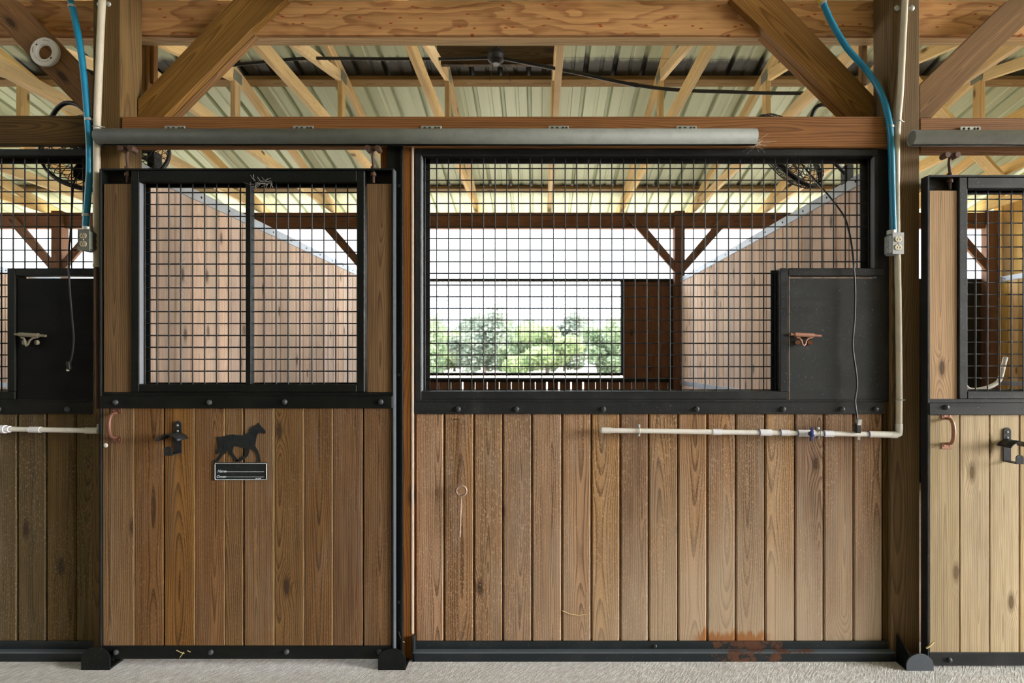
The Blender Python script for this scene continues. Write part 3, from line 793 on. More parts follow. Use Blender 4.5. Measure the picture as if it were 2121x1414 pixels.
# pull handles belong to the doors
def pull_handle(parent, px, py0, py1, mat):
    y = YD + 0.008
    mb = MB()
    for py in (py0 + 6, py1 - 6):
        c = P(px, py, y); mb.box(c.x - 0.022, c.x + 0.022, y - 0.004, y, c.z - 0.014, c.z + 0.014, 'x', 0.0015)
        for s in (-1, 1): mb.dome((c.x + s * 0.012, y - 0.004, c.z), 0.004, 0.002, 8)
    pts = []
    z0, z1 = Z(py0 + 11, y), Z(py1 - 11, y); x = X(px, y)
    for i in range(15):
        q = i / 14; a = PI * q
        pts.append((x, y - 0.004 - 0.042 * math.sin(a) ** 0.55, z0 + (z1 - z0) * (0.5 - 0.5 * math.cos(a))))
    mb.tube(pts, [0.009 - 0.0025 * abs(i / 7 - 1) for i in range(15)], 10)
    mb.build('pull_handle', M[mat], parent)
pull_handle(doorL, 242, 844, 916, 'copper_dark'); pull_handle(doorR, 1960, 855, 929, 'copper')
o = doorL
# bridle hooks screwed to the doors: plate, arched saddle, turned-up lip
def bridle_hook(px, py0, py1, label):
    y = YD + 0.0075; x = X(px, y); z1, z0 = Z(py0, y), Z(py1, y)
    t = thing('bridle_hook', label, 'hook', (x, y, z0), 'black bridle hooks on the doors')
    w = 0.0165; n = 8; mb = MB()
    pts = [(x - w, z0), (x + w, z0)] + [(x + w * math.cos(a), z1 - w + w * math.sin(a)) for a in [PI * i / n for i in range(n + 1)]]
    mb.prism(pts, y - 0.004, y); mb.build('back_plate', M['steel_r'], t)
    mb = MB(); zt = z1 - 0.050; vs, fs = [], []; n = 14; R = 0.052
    for k, yy in enumerate((y - 0.004, y - 0.078)):
        for i in range(n + 1):
            a = math.radians(28 + 124 * i / n)
            for rr in (R, R - 0.004): vs.append((x + rr * 1.05 * math.cos(a), yy, zt - R + rr * math.sin(a)))
    m = 2 * (n + 1)
    for i in range(n):
        a = 2 * i
        fs += [(a, m + a, m + a + 2, a + 2), (a + 1, a + 3, m + a + 3, m + a + 1), (m + a, m + a + 1, m + a + 3, m + a + 2), (a, a + 2, a + 3, a + 1)]
    fs += [(0, 1, m + 1, m), (m - 2, 2 * m - 2, 2 * m - 1, m - 1)]
    mb.add(vs, fs, True); mb.build('saddle', M['steel_r'], t)
    mb = MB(); mb.box(x - w, x + w, y - 0.068, y - 0.004, z0, z0 + 0.004, 'y', 0.001)
    pts = [(x - w, z0), (x + w, z0)] + [(x + w * math.cos(a), z0 + 0.026 + w * 0.8 * math.sin(a)) for a in [PI * i / 8 for i in range(9)]]
    mb.prism(pts, y - 0.070, y - 0.066); mb.build('lip', M['steel_r'], t)
    for zz in (z1 - 0.02, z1 - 0.045, z0 + 0.07):
        mb = MB(); mb.dome((x, y - 0.004, zz), 0.005, 0.003, 8); mb.build('screw', M['galv'], t)
    return t
bridle_hook(369, 871, 938, 'black iron bridle hook on the brown door left of the horse sign')
bridle_hook(2085, 885, 955, 'black iron bridle hook at the right edge on the pale door')
# small white button screw under the left handle
mb = MB(); p = P(219, 922, YD + 0.0075); mb.dome(p, 0.010, 0.004); tag(mb.build('white_plug', M['plasticwhite']), 'small whitish round plug in the brown door below its handle', 'plug')
# horse sign
y = YD + 0.0075
t = thing('horse_sign', 'black trotting horse silhouette with a name plate on the brown door', 'sign', P(500, 993, y))
hz = lambda q: [(X(320 + a / 7.07, y), Z(850 + b / 7.07, y)) for a, b in q]
mb = MB()
body = [(1395, 310), (1388, 285), (1430, 240), (1490, 210), (1515, 203), (1525, 178), (1542, 205), (1560, 225), (1595, 258), (1630, 300), (1634, 322), (1605, 342), (1575, 324), (1530, 322), (1508, 355), (1493, 410), (1484, 480), (1472, 525), (1430, 562), (1380, 562), (1300, 545), (1230, 522), (1165, 520), (1150, 570), (1090, 592), (1040, 582), (1020, 520), (1010, 440), (1020, 380), (1080, 358), (1150, 346), (1220, 358), (1290, 362), (1350, 340)]
legs = [[(1420, 520), (1478, 520), (1525, 600), (1545, 680), (1560, 752), (1503, 752), (1515, 710), (1500, 640), (1475, 600), (1415, 560)],
        [(1335, 530), (1395, 530), (1390, 600), (1372, 660), (1310, 717), (1250, 746), (1195, 748), (1185, 733), (1260, 700), (1322, 650), (1337, 600)],
        [(1085, 540), (1160, 530), (1145, 610), (1182, 665), (1230, 725), (1220, 748), (1180, 740), (1155, 690), (1095, 622)],
        [(1010, 530), (1095, 560), (1045, 622), (1005, 652), (962, 712), (935, 748), (865, 748), (858, 730), (905, 722), (955, 668), (995, 610)],
        [(1030, 372), (960, 384), (912, 382), (935, 430), (930, 530), (903, 600), (912, 642), (962, 620), (1002, 560), (1012, 480), (1022, 440)]]
mb.prism(hz(body), y - 0.003, y)
for l in legs: mb.prism(hz(l), y - 0.0029, y)
mb.build('horse_silhouette', M['paint'], t)
mb = MB(); mb.box(X(444, y), X(554, y), y - 0.004, y, Z(994, y), Z(957, y), 'x', 0.001); plate = mb.build('name_plate', M['paint'], t)
mb = MB()
def rrect(x0, x1, z0, z1, r, yy, wr):
    pts = []
    for (cx, cz, a0) in ((x1 - r, z1 - r, 0), (x0 + r, z1 - r, 90), (x0 + r, z0 + r, 180), (x1 - r, z0 + r, 270)):
        for i in range(5):
            a = math.radians(a0 + 22.5 * i); pts.append((cx + r * math.cos(a), yy, cz + r * math.sin(a)))
    mb.tube(pts, wr, 4, closed=True)
rrect(X(446.4, y), X(553, y), Z(992.5, y), Z(959, y), 0.004, y - 0.0045, 0.0016)
for (a, b, py) in ((468, 548, 976.3), (468, 548, 987)): mb.box(X(a, y), X(b, y), y - 0.0047, y - 0.004, Z(py + .35, y), Z(py - .35, y), 'x')
mb.build('border', M['signwhite'], plate)
def text(body_, px, py, size, parent, mat, shear=0.35, yy=-0.0044):
    cu = bpy.data.curves.new('lettering', 'FONT'); cu.body = body_; cu.size = size; cu.shear = shear; cu.extrude = 0.0003; cu.align_x = 'LEFT'; cu.space_character = 0.92; cu.offset = 0.0003
    tmp = bpy.data.objects.new('lettering_tmp', cu); C.objects.link(tmp)
    dg = bpy.context.evaluated_depsgraph_get()
    me = bpy.data.meshes.new_from_object(tmp.evaluated_get(dg))
    bpy.data.objects.remove(tmp)
    me.transform(Matrix.Translation(Vector((X(px, y), y + yy, Z(py, y))) - ORG[parent.name]) @ Matrix.Rotation(PI / 2, 4, 'X'))
    o = bpy.data.objects.new('lettering', me); C.objects.link(o); me.materials.clear(); me.materials.append(mat); o.parent = parent
    return o
text('Name', 451.5, 977.5, 0.0165, plate, M['signwhite']); text('Owner', 449, 988.5, 0.0155, plate, M['signwhite']); text('at stud', 530, 991.3, 0.0095, plate, M['signwhite'])

# door tracks: rounded tube with a slot underneath, hung from brackets on the header
def track(px0, px1, py0, py1, mat, label, brackets, mb_py):
    yc = -0.047; r = (py1 - py0) / S * (1 + yc / D) / 2
    x0, x1, zc = X(px0, yc), X(px1, yc), Z((py0 + py1) / 2, yc)
    t = thing('door_track', label, 'door track', ((x0 + x1) / 2, yc, zc), 'round door tracks')
    mb = MB(); n = 22; vs, fs = [], []
    for x in (x0, x1):
        for rr in (r, r - 0.003):
            for i in range(n + 1):
                a = math.radians(-90 + 20 + 320 * i / n)
                vs.append((x, yc + rr * 0.98 * math.cos(a), zc + rr * math.sin(a)))
    m = n + 1
    for i in range(n):
        fs += [(i, i + 1, 2 * m + i + 1, 2 * m + i), (m + i, 3 * m + i, 3 * m + i + 1, m + i + 1), (i, m + i, m + i + 1, i + 1), (2 * m + i, 2 * m + i + 1, 3 * m + i + 1, 3 * m + i)]
    mb.add(vs, fs, True); mb.build('tube', M[mat], t)
    for e, xx in ((0, x0 + 0.001), (1, x1 - 0.001)):
        mb = MB(); mb.add([(xx, yc + (r - .002) * math.cos(2 * PI * i / 20), zc + (r - .002) * math.sin(2 * PI * i / 20)) for i in range(20)] + [(xx + 0.002, yc + (r - .002) * math.cos(2 * PI * i / 20), zc + (r - .002) * math.sin(2 * PI * i / 20)) for i in range(20)],
            [tuple(range(20)), tuple(range(39, 19, -1))]); mb.build('end_cap', M['track'], t)
    for px in brackets:
        mb = MB(); a, b = X(px - 21, -0.008), X(px + 21, -0.008)
        mb.box(a, b, -0.009, -0.0045, zc + r - 0.012, Z(mb_py, -0.008), 'x', 0.001)
        mb.box(a + 0.01, b - 0.01, yc, -0.009, zc + r - 0.002, zc + r + 0.003, 'x', 0.001)
        mb.build('bracket', M['galv'], t)
        mb = MB()
        for s in (-13, -3, 9, 16): mb.dome((X(px + s, -0.009), -0.009, Z(mb_py + 4.5, -0.008)), 0.006, 0.003, 8)
        mb.build('bracket_bolt', M['slot'], t)
    return t
track(203, 1565, 267, 301, 'track', 'long dull grey round track above the brown sliding door', [362, 628, 893, 1157, 1422], 260.5)
track(1888, 3200, 270, 302, 'trackpale', 'pale grey round track over the right sliding door', [2010, 2276], 262)

# ------------------------------------------------------------------ centre jamb between door and fixed front
t = thing('door_jamb', 'narrow post with black steel channel between the door and fixed front', 'jamb', (X(825), 0.0, 0))
mb = MB(); mb.box(X(788), X(856), 0.0, 0.10, 0, Z(300), 'z', 0.003); mb.build('jamb_timber', M['header'], t)
mb = MB(); mb.box(X(803), X(836), -0.012, -0.0005, 0.01, Z(304), 'z', 0.002); mb.box(X(832), X(836.5), -0.022, -0.012, 0.01, Z(304), 'z', 0.001); mb.build('steel_channel', M['steel'], t)
mb = MB(); mb.box(X(852.5), X(856.6), -0.0025, 0.004, Z(1312), Z(304), 'z', 0.001); mb.build('pale_edge_strip', M['lit_strip'], t)  # pale strip: light on the jamb's right edge painted as colour
for py in (385, 776, 1246): bolt(t, P(827, py, -0.012), 0.007, 0.004)

# ------------------------------------------------------------------ fixed stall fronts
YF = 0.012
def stall_front(dx, label, wm, st, edges_px, bolts, hm='plate', lm='copper'):
    # built for the middle stall's pixel columns, moved by dx metres
    f = lambda px: X(px, YF) + dx; g = lambda py: Z(py, YF)
    t = thing('stall_screen', label, 'stall front', (f(1340), YF, 0), 'fixed stall fronts beside the doors')
    y1 = YF + 0.05
    mb = MB(); board_row(mb, [f(p) for p in edges_px], YF + 0.008, 0.032, g(1345), g(835), 0.006, 0.0045); mb.build('planks', M[wm], t)
    mb = MB()   # steel bands
    mb.box(f(858), f(1831), YF - 0.004, y1 - 0.008, g(857), g(832), 'x', 0.002)
    mb.box(f(860), f(1831), YF, y1 - 0.008, g(832), g(827), 'x', 0.001)
    mb.box(f(1818), f(1846), YF + 0.006, y1, g(830), g(308), 'z', 0.002)
    mb.build('steel_band', M[st], t)
    mb = MB(); mb.box(f(1832), f(1846), YF + 0.010, y1, g(1345), g(831), 'z', 0.002); mb.build('end_board', M['header_dark'], t)
    mb = MB()   # floor angle
    mb.box(f(860), f(1838), YF - 0.002, y1 - 0.01, g(1345), g(1328), 'x', 0.002)
    mb.box(f(858), f(1846), YF - 0.030, YF - 0.024, 0.0, g(1344.5), 'x', 0.001)
    mb.box(f(857), f(861), YF - 0.030, YF + 0.0, 0.0, g(1312), 'z', 0.001)
    mb.build('floor_angle', M['rail'], t)
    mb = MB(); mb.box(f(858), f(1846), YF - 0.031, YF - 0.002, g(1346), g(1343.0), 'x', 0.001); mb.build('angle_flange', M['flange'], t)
    mb = MB()   # grille tubes
    mb.box(f(859), f(873), YF, y1, g(828), g(308), 'z', 0.003)
    mb.box(f(873), f(1818), YF, y1, g(322), g(308), 'x', 0.003)
    mb.box(f(873), f(1632), YF, y1, g(827), g(810), 'x', 0.003)
    mb.box(f(1616), f(1633), YF - 0.002, y1, g(810), g(555), 'z', 0.003)
    mb.box(f(1633), f(1831), YF - 0.002, y1, g(571), g(555), 'x', 0.003)
    mb.box(f(1812), f(1820), YF, y1, g(555), g(322), 'z', 0.003)
    yy = y1
    mb.box(f(859), f(886), yy, yy + 0.006, g(828), g(308), 'z'); mb.box(f(873), f(1820), yy, yy + 0.006, g(331), g(308), 'x'); mb.box(f(1795), f(1818), yy, yy + 0.006, g(571), g(308), 'z')
    mb.box(f(1606), f(1633), yy, yy + 0.006, g(828), g(556), 'z')
    mb.build('grille_frame', M[st], t)
    mb = MB(); mb.box(f(873), f(873) + 0.0012, YF + 0.002, y1 - 0.018, g(809), g(323), 'z'); mb.build('lit_inner_reveal', M['reveal'], t)
    mb = MB(); mb.box(f(1812) - 0.0012, f(1812), YF + 0.002, y1 - 0.018, g(556), g(323), 'z'); mb.build('lit_inner_reveal', M['reveal'], t)
    ym = y1 - 0.010; pitch = 24.15 / S * (1 + ym / D)
    mb = MB()
    x0 = X(904.8, ym) + dx; z0 = Z(348.5, ym)
    wire_grid(mb, f(862), f(1816), g(560), g(312), ym, x0, z0, pitch)
    wire_grid(mb, f(862), f(1622), g(822), g(560), ym, x0, z0, pitch)
    mb.build('wire_mesh', M['wire'], t)
    for px in bolts:
        p = P(px, 847, YF - 0.004); p.x += dx; bolt(t, p, 0.012, 0.008, st)
    p = P(1357, 1337, YF - 0.002); p.x += dx; bolt(t, p, 0.008, 0.006, st)
    # feed hatch
    mb = MB(); mb.box(f(1635.5), f(1831), YF + 0.004, YF + 0.020, g(829), g(576), 'x', 0.001); h = mb.build('feed_hatch', M[hm], t)
    if hm == 'plate': mb = MB(); mb.box(f(1634), f(1635.2), YF + 0.0, YF + 0.012, g(830), g(570), 'z'); mb.box(f(1636), f(1822), YF + 0.0, YF + 0.01, g(830), g(828.6), 'x'); mb.build('worn_edge', M['edge'], h)
    q = lambda a, b, yy: Vector((X(a, yy) + dx, yy, Z(b, yy)))
    yl = YF - 0.008
    mb = MB()
    mb.cyl(q(1637, 692, yl), q(1701, 695.5, yl), 0.006, 10)
    mb.cyl(q(1646, 692.5, yl), q(1686, 694.5, yl), 0.010, 12)
    mb.tube([q(1650, 699, yl), q(1656, 700, yl - .002), q(1660, 705, yl - .004), q(1662, 713, yl - .006), q(1665, 716, yl - .008), q(1668, 713, yl - .006), q(1670, 705, yl - .004), q(1675, 700, yl - .002), q(1684, 698, yl)], 0.004, 8)
    for px in (1652, 1678): mb.cyl(q(px, 709, YF + .004), q(px, 709, YF - 0.006), 0.011, 12)
    mb.build('slide_latch', M[lm], h)
    return t
EC = [859, 919, 981, 1041, 1101.5, 1164, 1225, 1285, 1344, 1405, 1466, 1525, 1586, 1648, 1708, 1770, 1831]
frontC = stall_front(0.0, 'fixed plank front with a wide wire grille and black feed hatch', 'front', 'steel_r', EC, (949, 1070, 1250, 1443, 1622, 1744, 1814))
DXL = -1601 / S * (1 + YF / D)
SH = 1601
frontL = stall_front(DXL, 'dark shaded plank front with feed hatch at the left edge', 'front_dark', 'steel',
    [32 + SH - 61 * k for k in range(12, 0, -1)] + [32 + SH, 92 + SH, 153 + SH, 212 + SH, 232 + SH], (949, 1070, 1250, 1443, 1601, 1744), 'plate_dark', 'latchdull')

# pin hanging by a thin chain on the fixed front
y = YF + 0.006
t = thing('drop_pin', 'rusty eye pin hanging by a thin chain on the fixed plank front', 'pin', P(953, 1112, y - 0.012))
mb = MB(); yy = y - 0.026
mb.tube([P(955.5 + 10.5 * math.sin(a), 1016 - 10.5 * math.cos(a), yy) for a in [PI * 1.12 + 2 * PI * 0.96 * i / 20 for i in range(21)]] + [P(954.5, 1036, yy), P(953, 1085, yy), P(952, 1112, yy)], 0.0048, 8)
mb.build('eye_pin', M['pin'], t)
mb = MB()
for i in range(16):
    py = 880 + i * 7.9; ln = 4.6; px = 955 + math.sin(i * 0.7) * 0.7
    if i % 2:
        pts = [P(px + 1.3 * math.cos(a), py + ln * math.sin(a), y - 0.004) for a in [2 * PI * k / 8 for k in range(8)]]
    else:
        pts = [P(px, py, y - 0.004) + Vector((0, 0.003 * math.cos(a), ln / S * math.sin(a))) for a in [2 * PI * k / 8 for k in range(8)]]
    mb.tube(pts, 0.0010, 5, closed=True)
mb.build('chain', M['rust'], t)
mb = MB(); p = P(951, 868, y); mb.cyl(p + Vector((0, 0.004, 0)), p + Vector((0, -0.018, 0.003)), 0.003, 8)
mb.tube([P(955 + 4 * math.cos(a), 874 + 5 * math.sin(a), y - 0.008) for a in [2 * PI * k / 10 for k in range(10)]], 0.001, 5, closed=True)
mb.build('nail', M['rust'], t)

# floor guides in front of the doors
def guide(px0, px1, py0, pyb, yf, label, gx, rise, gm='steel'):
    x0, x1 = X(px0, yf), X(px1, yf); r = (x1 - x0) / 2; zt = Z(py0, yf)
    t = thing('floor_guide', label, 'door guide', ((x0 + x1) / 2, yf, 0), 'round-topped steel door guides on the floor')
    mb = MB(); zc = zt - r * 0.86
    pts = [(x0, 0.0), (x1, 0.0)] + [((x0 + x1) / 2 + r * math.cos(a), zc + r * 0.86 * math.sin(a)) for a in [PI * i / 16 for i in range(17)]]
    mb.prism(pts, yf, yf + 0.006); mb.build('front_plate', M[gm], t)
    mb = MB(); mb.box(x0, x1, yf + 0.006, 0.0, 0.0, 0.006, 'y', 0.001)
    xg = X(gx, yf)
    mb.add([(xg, yf + .006, 0), (xg, yf + .006, zt - 0.004 + min(0, rise)), (xg, 0.0, zt + rise), (xg, 0, 0), (xg + .005, yf + .006, 0), (xg + .005, yf + .006, zt - 0.004 + min(0, rise)), (xg + .005, 0.0, zt + rise), (xg + .005, 0, 0)],
           [(0, 1, 2, 3), (7, 6, 5, 4), (0, 4, 5, 1), (1, 5, 6, 2), (2, 6, 7, 3), (3, 7, 4, 0)])
    mb.build('gusset', M['steel'], t)
guide(168, 227, 1340, 1382, -0.085, 'rounded black floor guide below the left corner of the brown door', 190, -0.06)
guide(783, 840, 1343, 1382, -0.085, 'rounded black floor guide below the centre jamb', 822, -0.06)
guide(1878, 1934, 1354, 1392, -0.092, 'bluish worn floor guide at the foot of the right post', 1884, 0.045, 'guide')

# ------------------------------------------------------------------ conduits, hoses, sockets, pipes
def smooth(pts, n=6):
    out = []
    m = len(pts)
    for i in range(m - 1):
        p0, p1, p2, p3 = pts[max(i - 1, 0)], pts[i], pts[i + 1], pts[min(i + 2, m - 1)]
        for j in range(n):
            u = j / n
            out.append(tuple(0.5 * ((2 * b) + (-a + c) * u + (2 * a - 5 * b + 4 * c - d) * u * u + (-a + 3 * b - 3 * c + d) * u ** 3) for a, b, c, d in zip(p0, p1, p2, p3)))
    out.append(tuple(pts[-1])); return out
def pl(q): return [P(a, b, c) for a, b, c in smooth(q)]
def strap(parent, px, py, y, r, mat='galv'):
    mb = MB(); c = P(px, py, y)
    mb.tube([c + Vector((-r * 1.05 * math.cos(a), -r * 1.05 * math.sin(a), 0)) for a in [PI * i / 8 for i in range(9)]] + [c + Vector((r * 2.0, 0.002, 0))], 0.003, 6)
    mb.build('strap', M[mat], parent)
t = thing('conduit', 'slim beige conduit running down the left post beside the blue hose', 'conduit', P(203, 845, -0.016))
mb = MB(); mb.tube(pl([(213.5, -42, -0.016), (212, -6, -0.016), (208, 80, -0.016), (204, 180, -0.016), (201, 270, -0.017), (200.5, 400, -0.017), (200.5, 553, -0.017)]), 0.0145, 12); mb.build('pipe', M['conduit'], t)
mb = MB(); mb.tube([P(201.5, 551, -0.015), P(203, 846, -0.015)], 0.0105, 10); mb.build('lower_pipe', M['rust'], t)
strap(t, 202, 263, -0.016, 0.0155)
mb = MB(); mb.cyl(P(201, 547, -0.017), P(201, 553, -0.017), 0.017, 12); mb.build('coupling', M['conduit'], t)
t = thing('blue_hose', 'blue hose down the left side into the shaded socket box', 'hose', P(176, 470, -0.02))
mb = MB(); mb.tube(pl([(136, -44, 0.10), (144, -8, 0.05), (152, 25, 0.02), (165, 90, -0.014), (174, 160, -0.018), (181, 240, -0.018), (185, 300, -0.018), (185, 360, -0.018), (181, 420, -0.02), (177, 474, -0.022)]), [0.0135] * 54 + [0.0125], 12); mb.build('tube', M['blue'], t)
for (px, py, yy) in ((149.5, 14, 0.024), (184, 248, -0.018), (178.5, 446, -0.021)):
    mb = MB(); mb.cyl(P(px - .3, py - 2.5, yy), P(px + .5, py + 2.5, yy), 0.0165, 12); mb.build('tie', M['galv'], t)
# right side
t = thing('white_conduit', 'long whitish pipe down the right post, ending at the water pipe elbow', 'conduit', P(1862, 880, -0.02))
mb = MB(); mb.tube(pl([(1877, -42, -0.016), (1875, -6, -0.016), (1870, 90, -0.016), (1865, 190, -0.016), (1859, 262, -0.017), (1857, 340, -0.017), (1858, 480, -0.017), (1861, 640, -0.017), (1862.5, 800, -0.018), (1862, 884, -0.02)]), 0.0132, 12); mb.build('pipe', M['conduit'], t)
strap(t, 1860, 252, -0.016, 0.0145); strap(t, 1862, 828, -0.016, 0.0145)
t = thing('blue_hose', 'blue hose curving down from the beam into the right socket box', 'hose', P(1850, 480, -0.03))
mb = MB(); hp = pl([(1704, 4, 0.02), (1722, 45, 0.03), (1755, 100, 0.04), (1795, 145, 0.045), (1826, 195, 0.02), (1841, 250, -0.018), (1846, 310, -0.02), (1848, 390, -0.024), (1851, 482, -0.028)])
mb.tube(hp, 0.0135, 12); mb.build('tube', M['blue'], t)
mb = MB(); mb.tube([P(1690, -14, 0.015), P(1705, 7, 0.022)], 0.0138, 12); mb.build('yellow_end', M['yellow'], t)
for (px, py, yy, a) in ((1704.5, 6, 0.021, 1), (1843.5, 263, -0.0185, 0)):
    mb = MB(); mb.cyl(P(px - (1.5 if a else .2), py - 2.2, yy), P(px + (1.5 if a else .2), py + 2.2, yy), 0.0165, 12); mb.build('tie', M['galv'], t)

def socket_box(px0, px1, py0, py1, y0, y1, label, dirx, mat, sm='ivory'):
    x0, x1, z0, z1 = X(px0, y0), X(px1, y0), Z(py1, y0), Z(py0, y0)
    t = thing('socket_box', label, 'socket box', ((x0 + x1) / 2, y1, z0), 'electrical socket boxes on the posts')
    mb = MB(); mb.box(x0 + .002, x1 - .002, y0 + 0.004, y1, z0 + .002, z1 - .002, 'z', 0.008); mb.build('box', M[mat], t)
    mb = MB(); mb.box(x0, x1, y0, y0 + 0.0035, z0, z1, 'z', 0.002); cv = mb.build('cover_plate', M[mat], t)
    cx = (x0 + x1) / 2; hgt = z1 - z0
    for i, zc in enumerate((z1 - hgt * 0.31, z1 - hgt * 0.69)):
        mb = MB(); R = hgt * 0.15; pts = []
        for k in range(24):
            a = 2 * PI * k / 24; pts.append((cx + R * 1.05 * math.cos(a), zc + max(-R * .82, min(R * .82, R * math.sin(a)))))
        mb.prism(pts, y0 - 0.003, y0); so = mb.build('socket', M[sm], cv)
        mb = MB()
        for s in (-1, 1): mb.box(cx + s * R * .4 - .0014, cx + s * R * .4 + .0014, y0 - 0.0036, y0 - 0.0029, zc - R * .42, zc + R * .2, 'z')
        mb.cyl((cx, y0 - 0.0029, zc + R * .55), (cx, y0 - 0.0036, zc + R * .55), R * .17, 8)
        mb.build('slots', M['slot'], cv)
    mb = MB(); mb.dome((cx, y0, (z0 + z1) / 2), 0.003, 0.002, 8); mb.build('cover_screw', M['galv'], cv)
    # side knock-outs
    xs = x0 + .002 if dirx < 0 else x1 - .002
    for k in range(3):
        mb = MB(); zc = z0 + hgt * (0.22 + 0.28 * k); yc = (y0 + y1) / 2 + 0.004
        mb.dome((xs, yc, zc), 0.0125, 0.0025, 12, (dirx, 0, 0)); mb.build('knockout', M[mat], t)
    mb = MB(); mb.cyl((X((px0 + px1) / 2 - 4, y0), (y0 + y1) / 2, z1 - .002), (X((px0 + px1) / 2 - 4, y0), (y0 + y1) / 2, z1 + 0.016), 0.0185, 14); mb.build('hose_collar', M['galv'], t)
    return t
socket_box(1849, 1872.5, 481, 526, -0.075, -0.004, 'light grey socket box with two ivory outlets on the right post', -1, 'boxgrey')
socket_box(160, 185, 474, 519, -0.070, -0.004, 'shaded grey socket box with a switch and outlet on the left', 1, 'boxdark', 'ivoryshade')
mb = MB()
# water pipe along the fixed front
def pipe_run(label, main, couplings, y, cap=None, elbow=None):
    t = thing('water_pipe', label, 'water pipe', P(main[0][0], main[0][1], y), 'white plastic water pipes on the stall fronts')
    mb = MB(); mb.tube([P(a, b, y) for a, b in main], 0.0112, 12); mb.build('pipe', M['pvc'], t)
    for (a, b, py0, py1, r, mat) in couplings:
        mb = MB(); mb.cyl(P(a, py0, y), P(b, py1, y), r, 14); c = mb.build('coupling', M[mat], t)
    return t
yp = -0.022
wp = pipe_run('white plastic water pipe with a blue valve across the fixed front', [(1250, 891.2), (1330, 892), (1480, 894.3), (1600, 896), (1700, 897.5), (1800, 899), (1860, 900)],
    [(1246, 1266, 891, 891.2, 0.0135, 'pvc'), (1476, 1494, 894.2, 894.4, 0.0138, 'pvcnew'), (1573, 1598, 895.4, 895.8, 0.0145, 'pvcnew'), (1616, 1636, 896, 896.3, 0.0135, 'pvcnew'),
     (1652, 1688, 896.8, 897.2, 0.0150, 'pvcnew'), (1706, 1726, 897.8, 898, 0.0145, 'pvcnew'), (1800, 1848, 899, 900, 0.0142, 'pvc')], yp)
mb = MB()
for (px, py) in ((1572.5, 895.4), (1616, 896), (1651.5, 896.8), (1706, 897.8), (1799, 899)):
    mb = MB(); mb.cyl(P(px - .8, py, yp), P(px + .8, py, yp), 0.0152, 14); mb.build('primer_ring', M['purple'], wp)
mb = MB(); mb.tube([P(1846, 900, yp), P(1856, 900.2, yp), P(1861.5, 898, yp), P(1862.3, 888, yp + .002), P(1862.2, 878, yp + .003)], 0.0148, 14); mb.build('elbow', M['pvc'], wp)
mb = MB(); mb.ball(P(1248, 891, yp), 0.014, 0.0135, 0.0135); mb.build('end_cap', M['pvc'], wp)
mb = MB(); p = P(1675, 897, yp)
mb.cyl(p, p + Vector((0, -0.028, 0)), 0.010, 12); mb.ball(p + Vector((0, -0.031, 0)), 0.014, 0.008, 0.014)
mb.obox(p + Vector((-.001, -0.031, 0)), (0.0015, 0, 0.031), (0.006, 0, 0), (0, 0.004, 0), 0.002); mb.build('valve_handle', M['navy'], wp)
for (px, py) in ((1323.5, 891.6), (1697, 897.4)):
    mb = MB(); c = P(px, py, yp)
    mb.tube([c + Vector((0, 0.016 * math.cos(a) , 0.0145 * math.sin(a))) for a in [2 * PI * k / 14 for k in range(14)]], 0.0025, 6, closed=True)
    for s in (-1, 1):
        mb.obox(c + Vector((0, 0.014, s * 0.019)), (0, 0, 0.008), (0.006, 0, 0), (0, 0.006, 0), 0.001)
        mb.dome(c + Vector((0, 0.008, s * 0.021)), 0.0045, 0.003, 8)
    mb.build('pipe_clamp', M['galv'], wp)
wq = pipe_run('shaded white water pipe across the left plank front', [(-300, 886), (0, 888), (100, 890), (204, 891.5)],
    [(-12, 12, 888.5, 888.5, 0.0185, 'pvcnew'), (12, 21, 888.5, 888.6, 0.0145, 'pvcnew'), (61, 85, 889.4, 889.8, 0.0138, 'pvcnew'), (168, 177, 891, 891, 0.0120, 'pvc'), (177, 204.5, 891.2, 891.5, 0.0142, 'pvc')], yp)
mb = MB(); mb.box(X(203, yp), X(205.5, yp), yp - 0.008, yp + 0.004, Z(892, yp), Z(878, yp), 'z', 0.001); mb.build('end_tab', M['pvc'], wq)

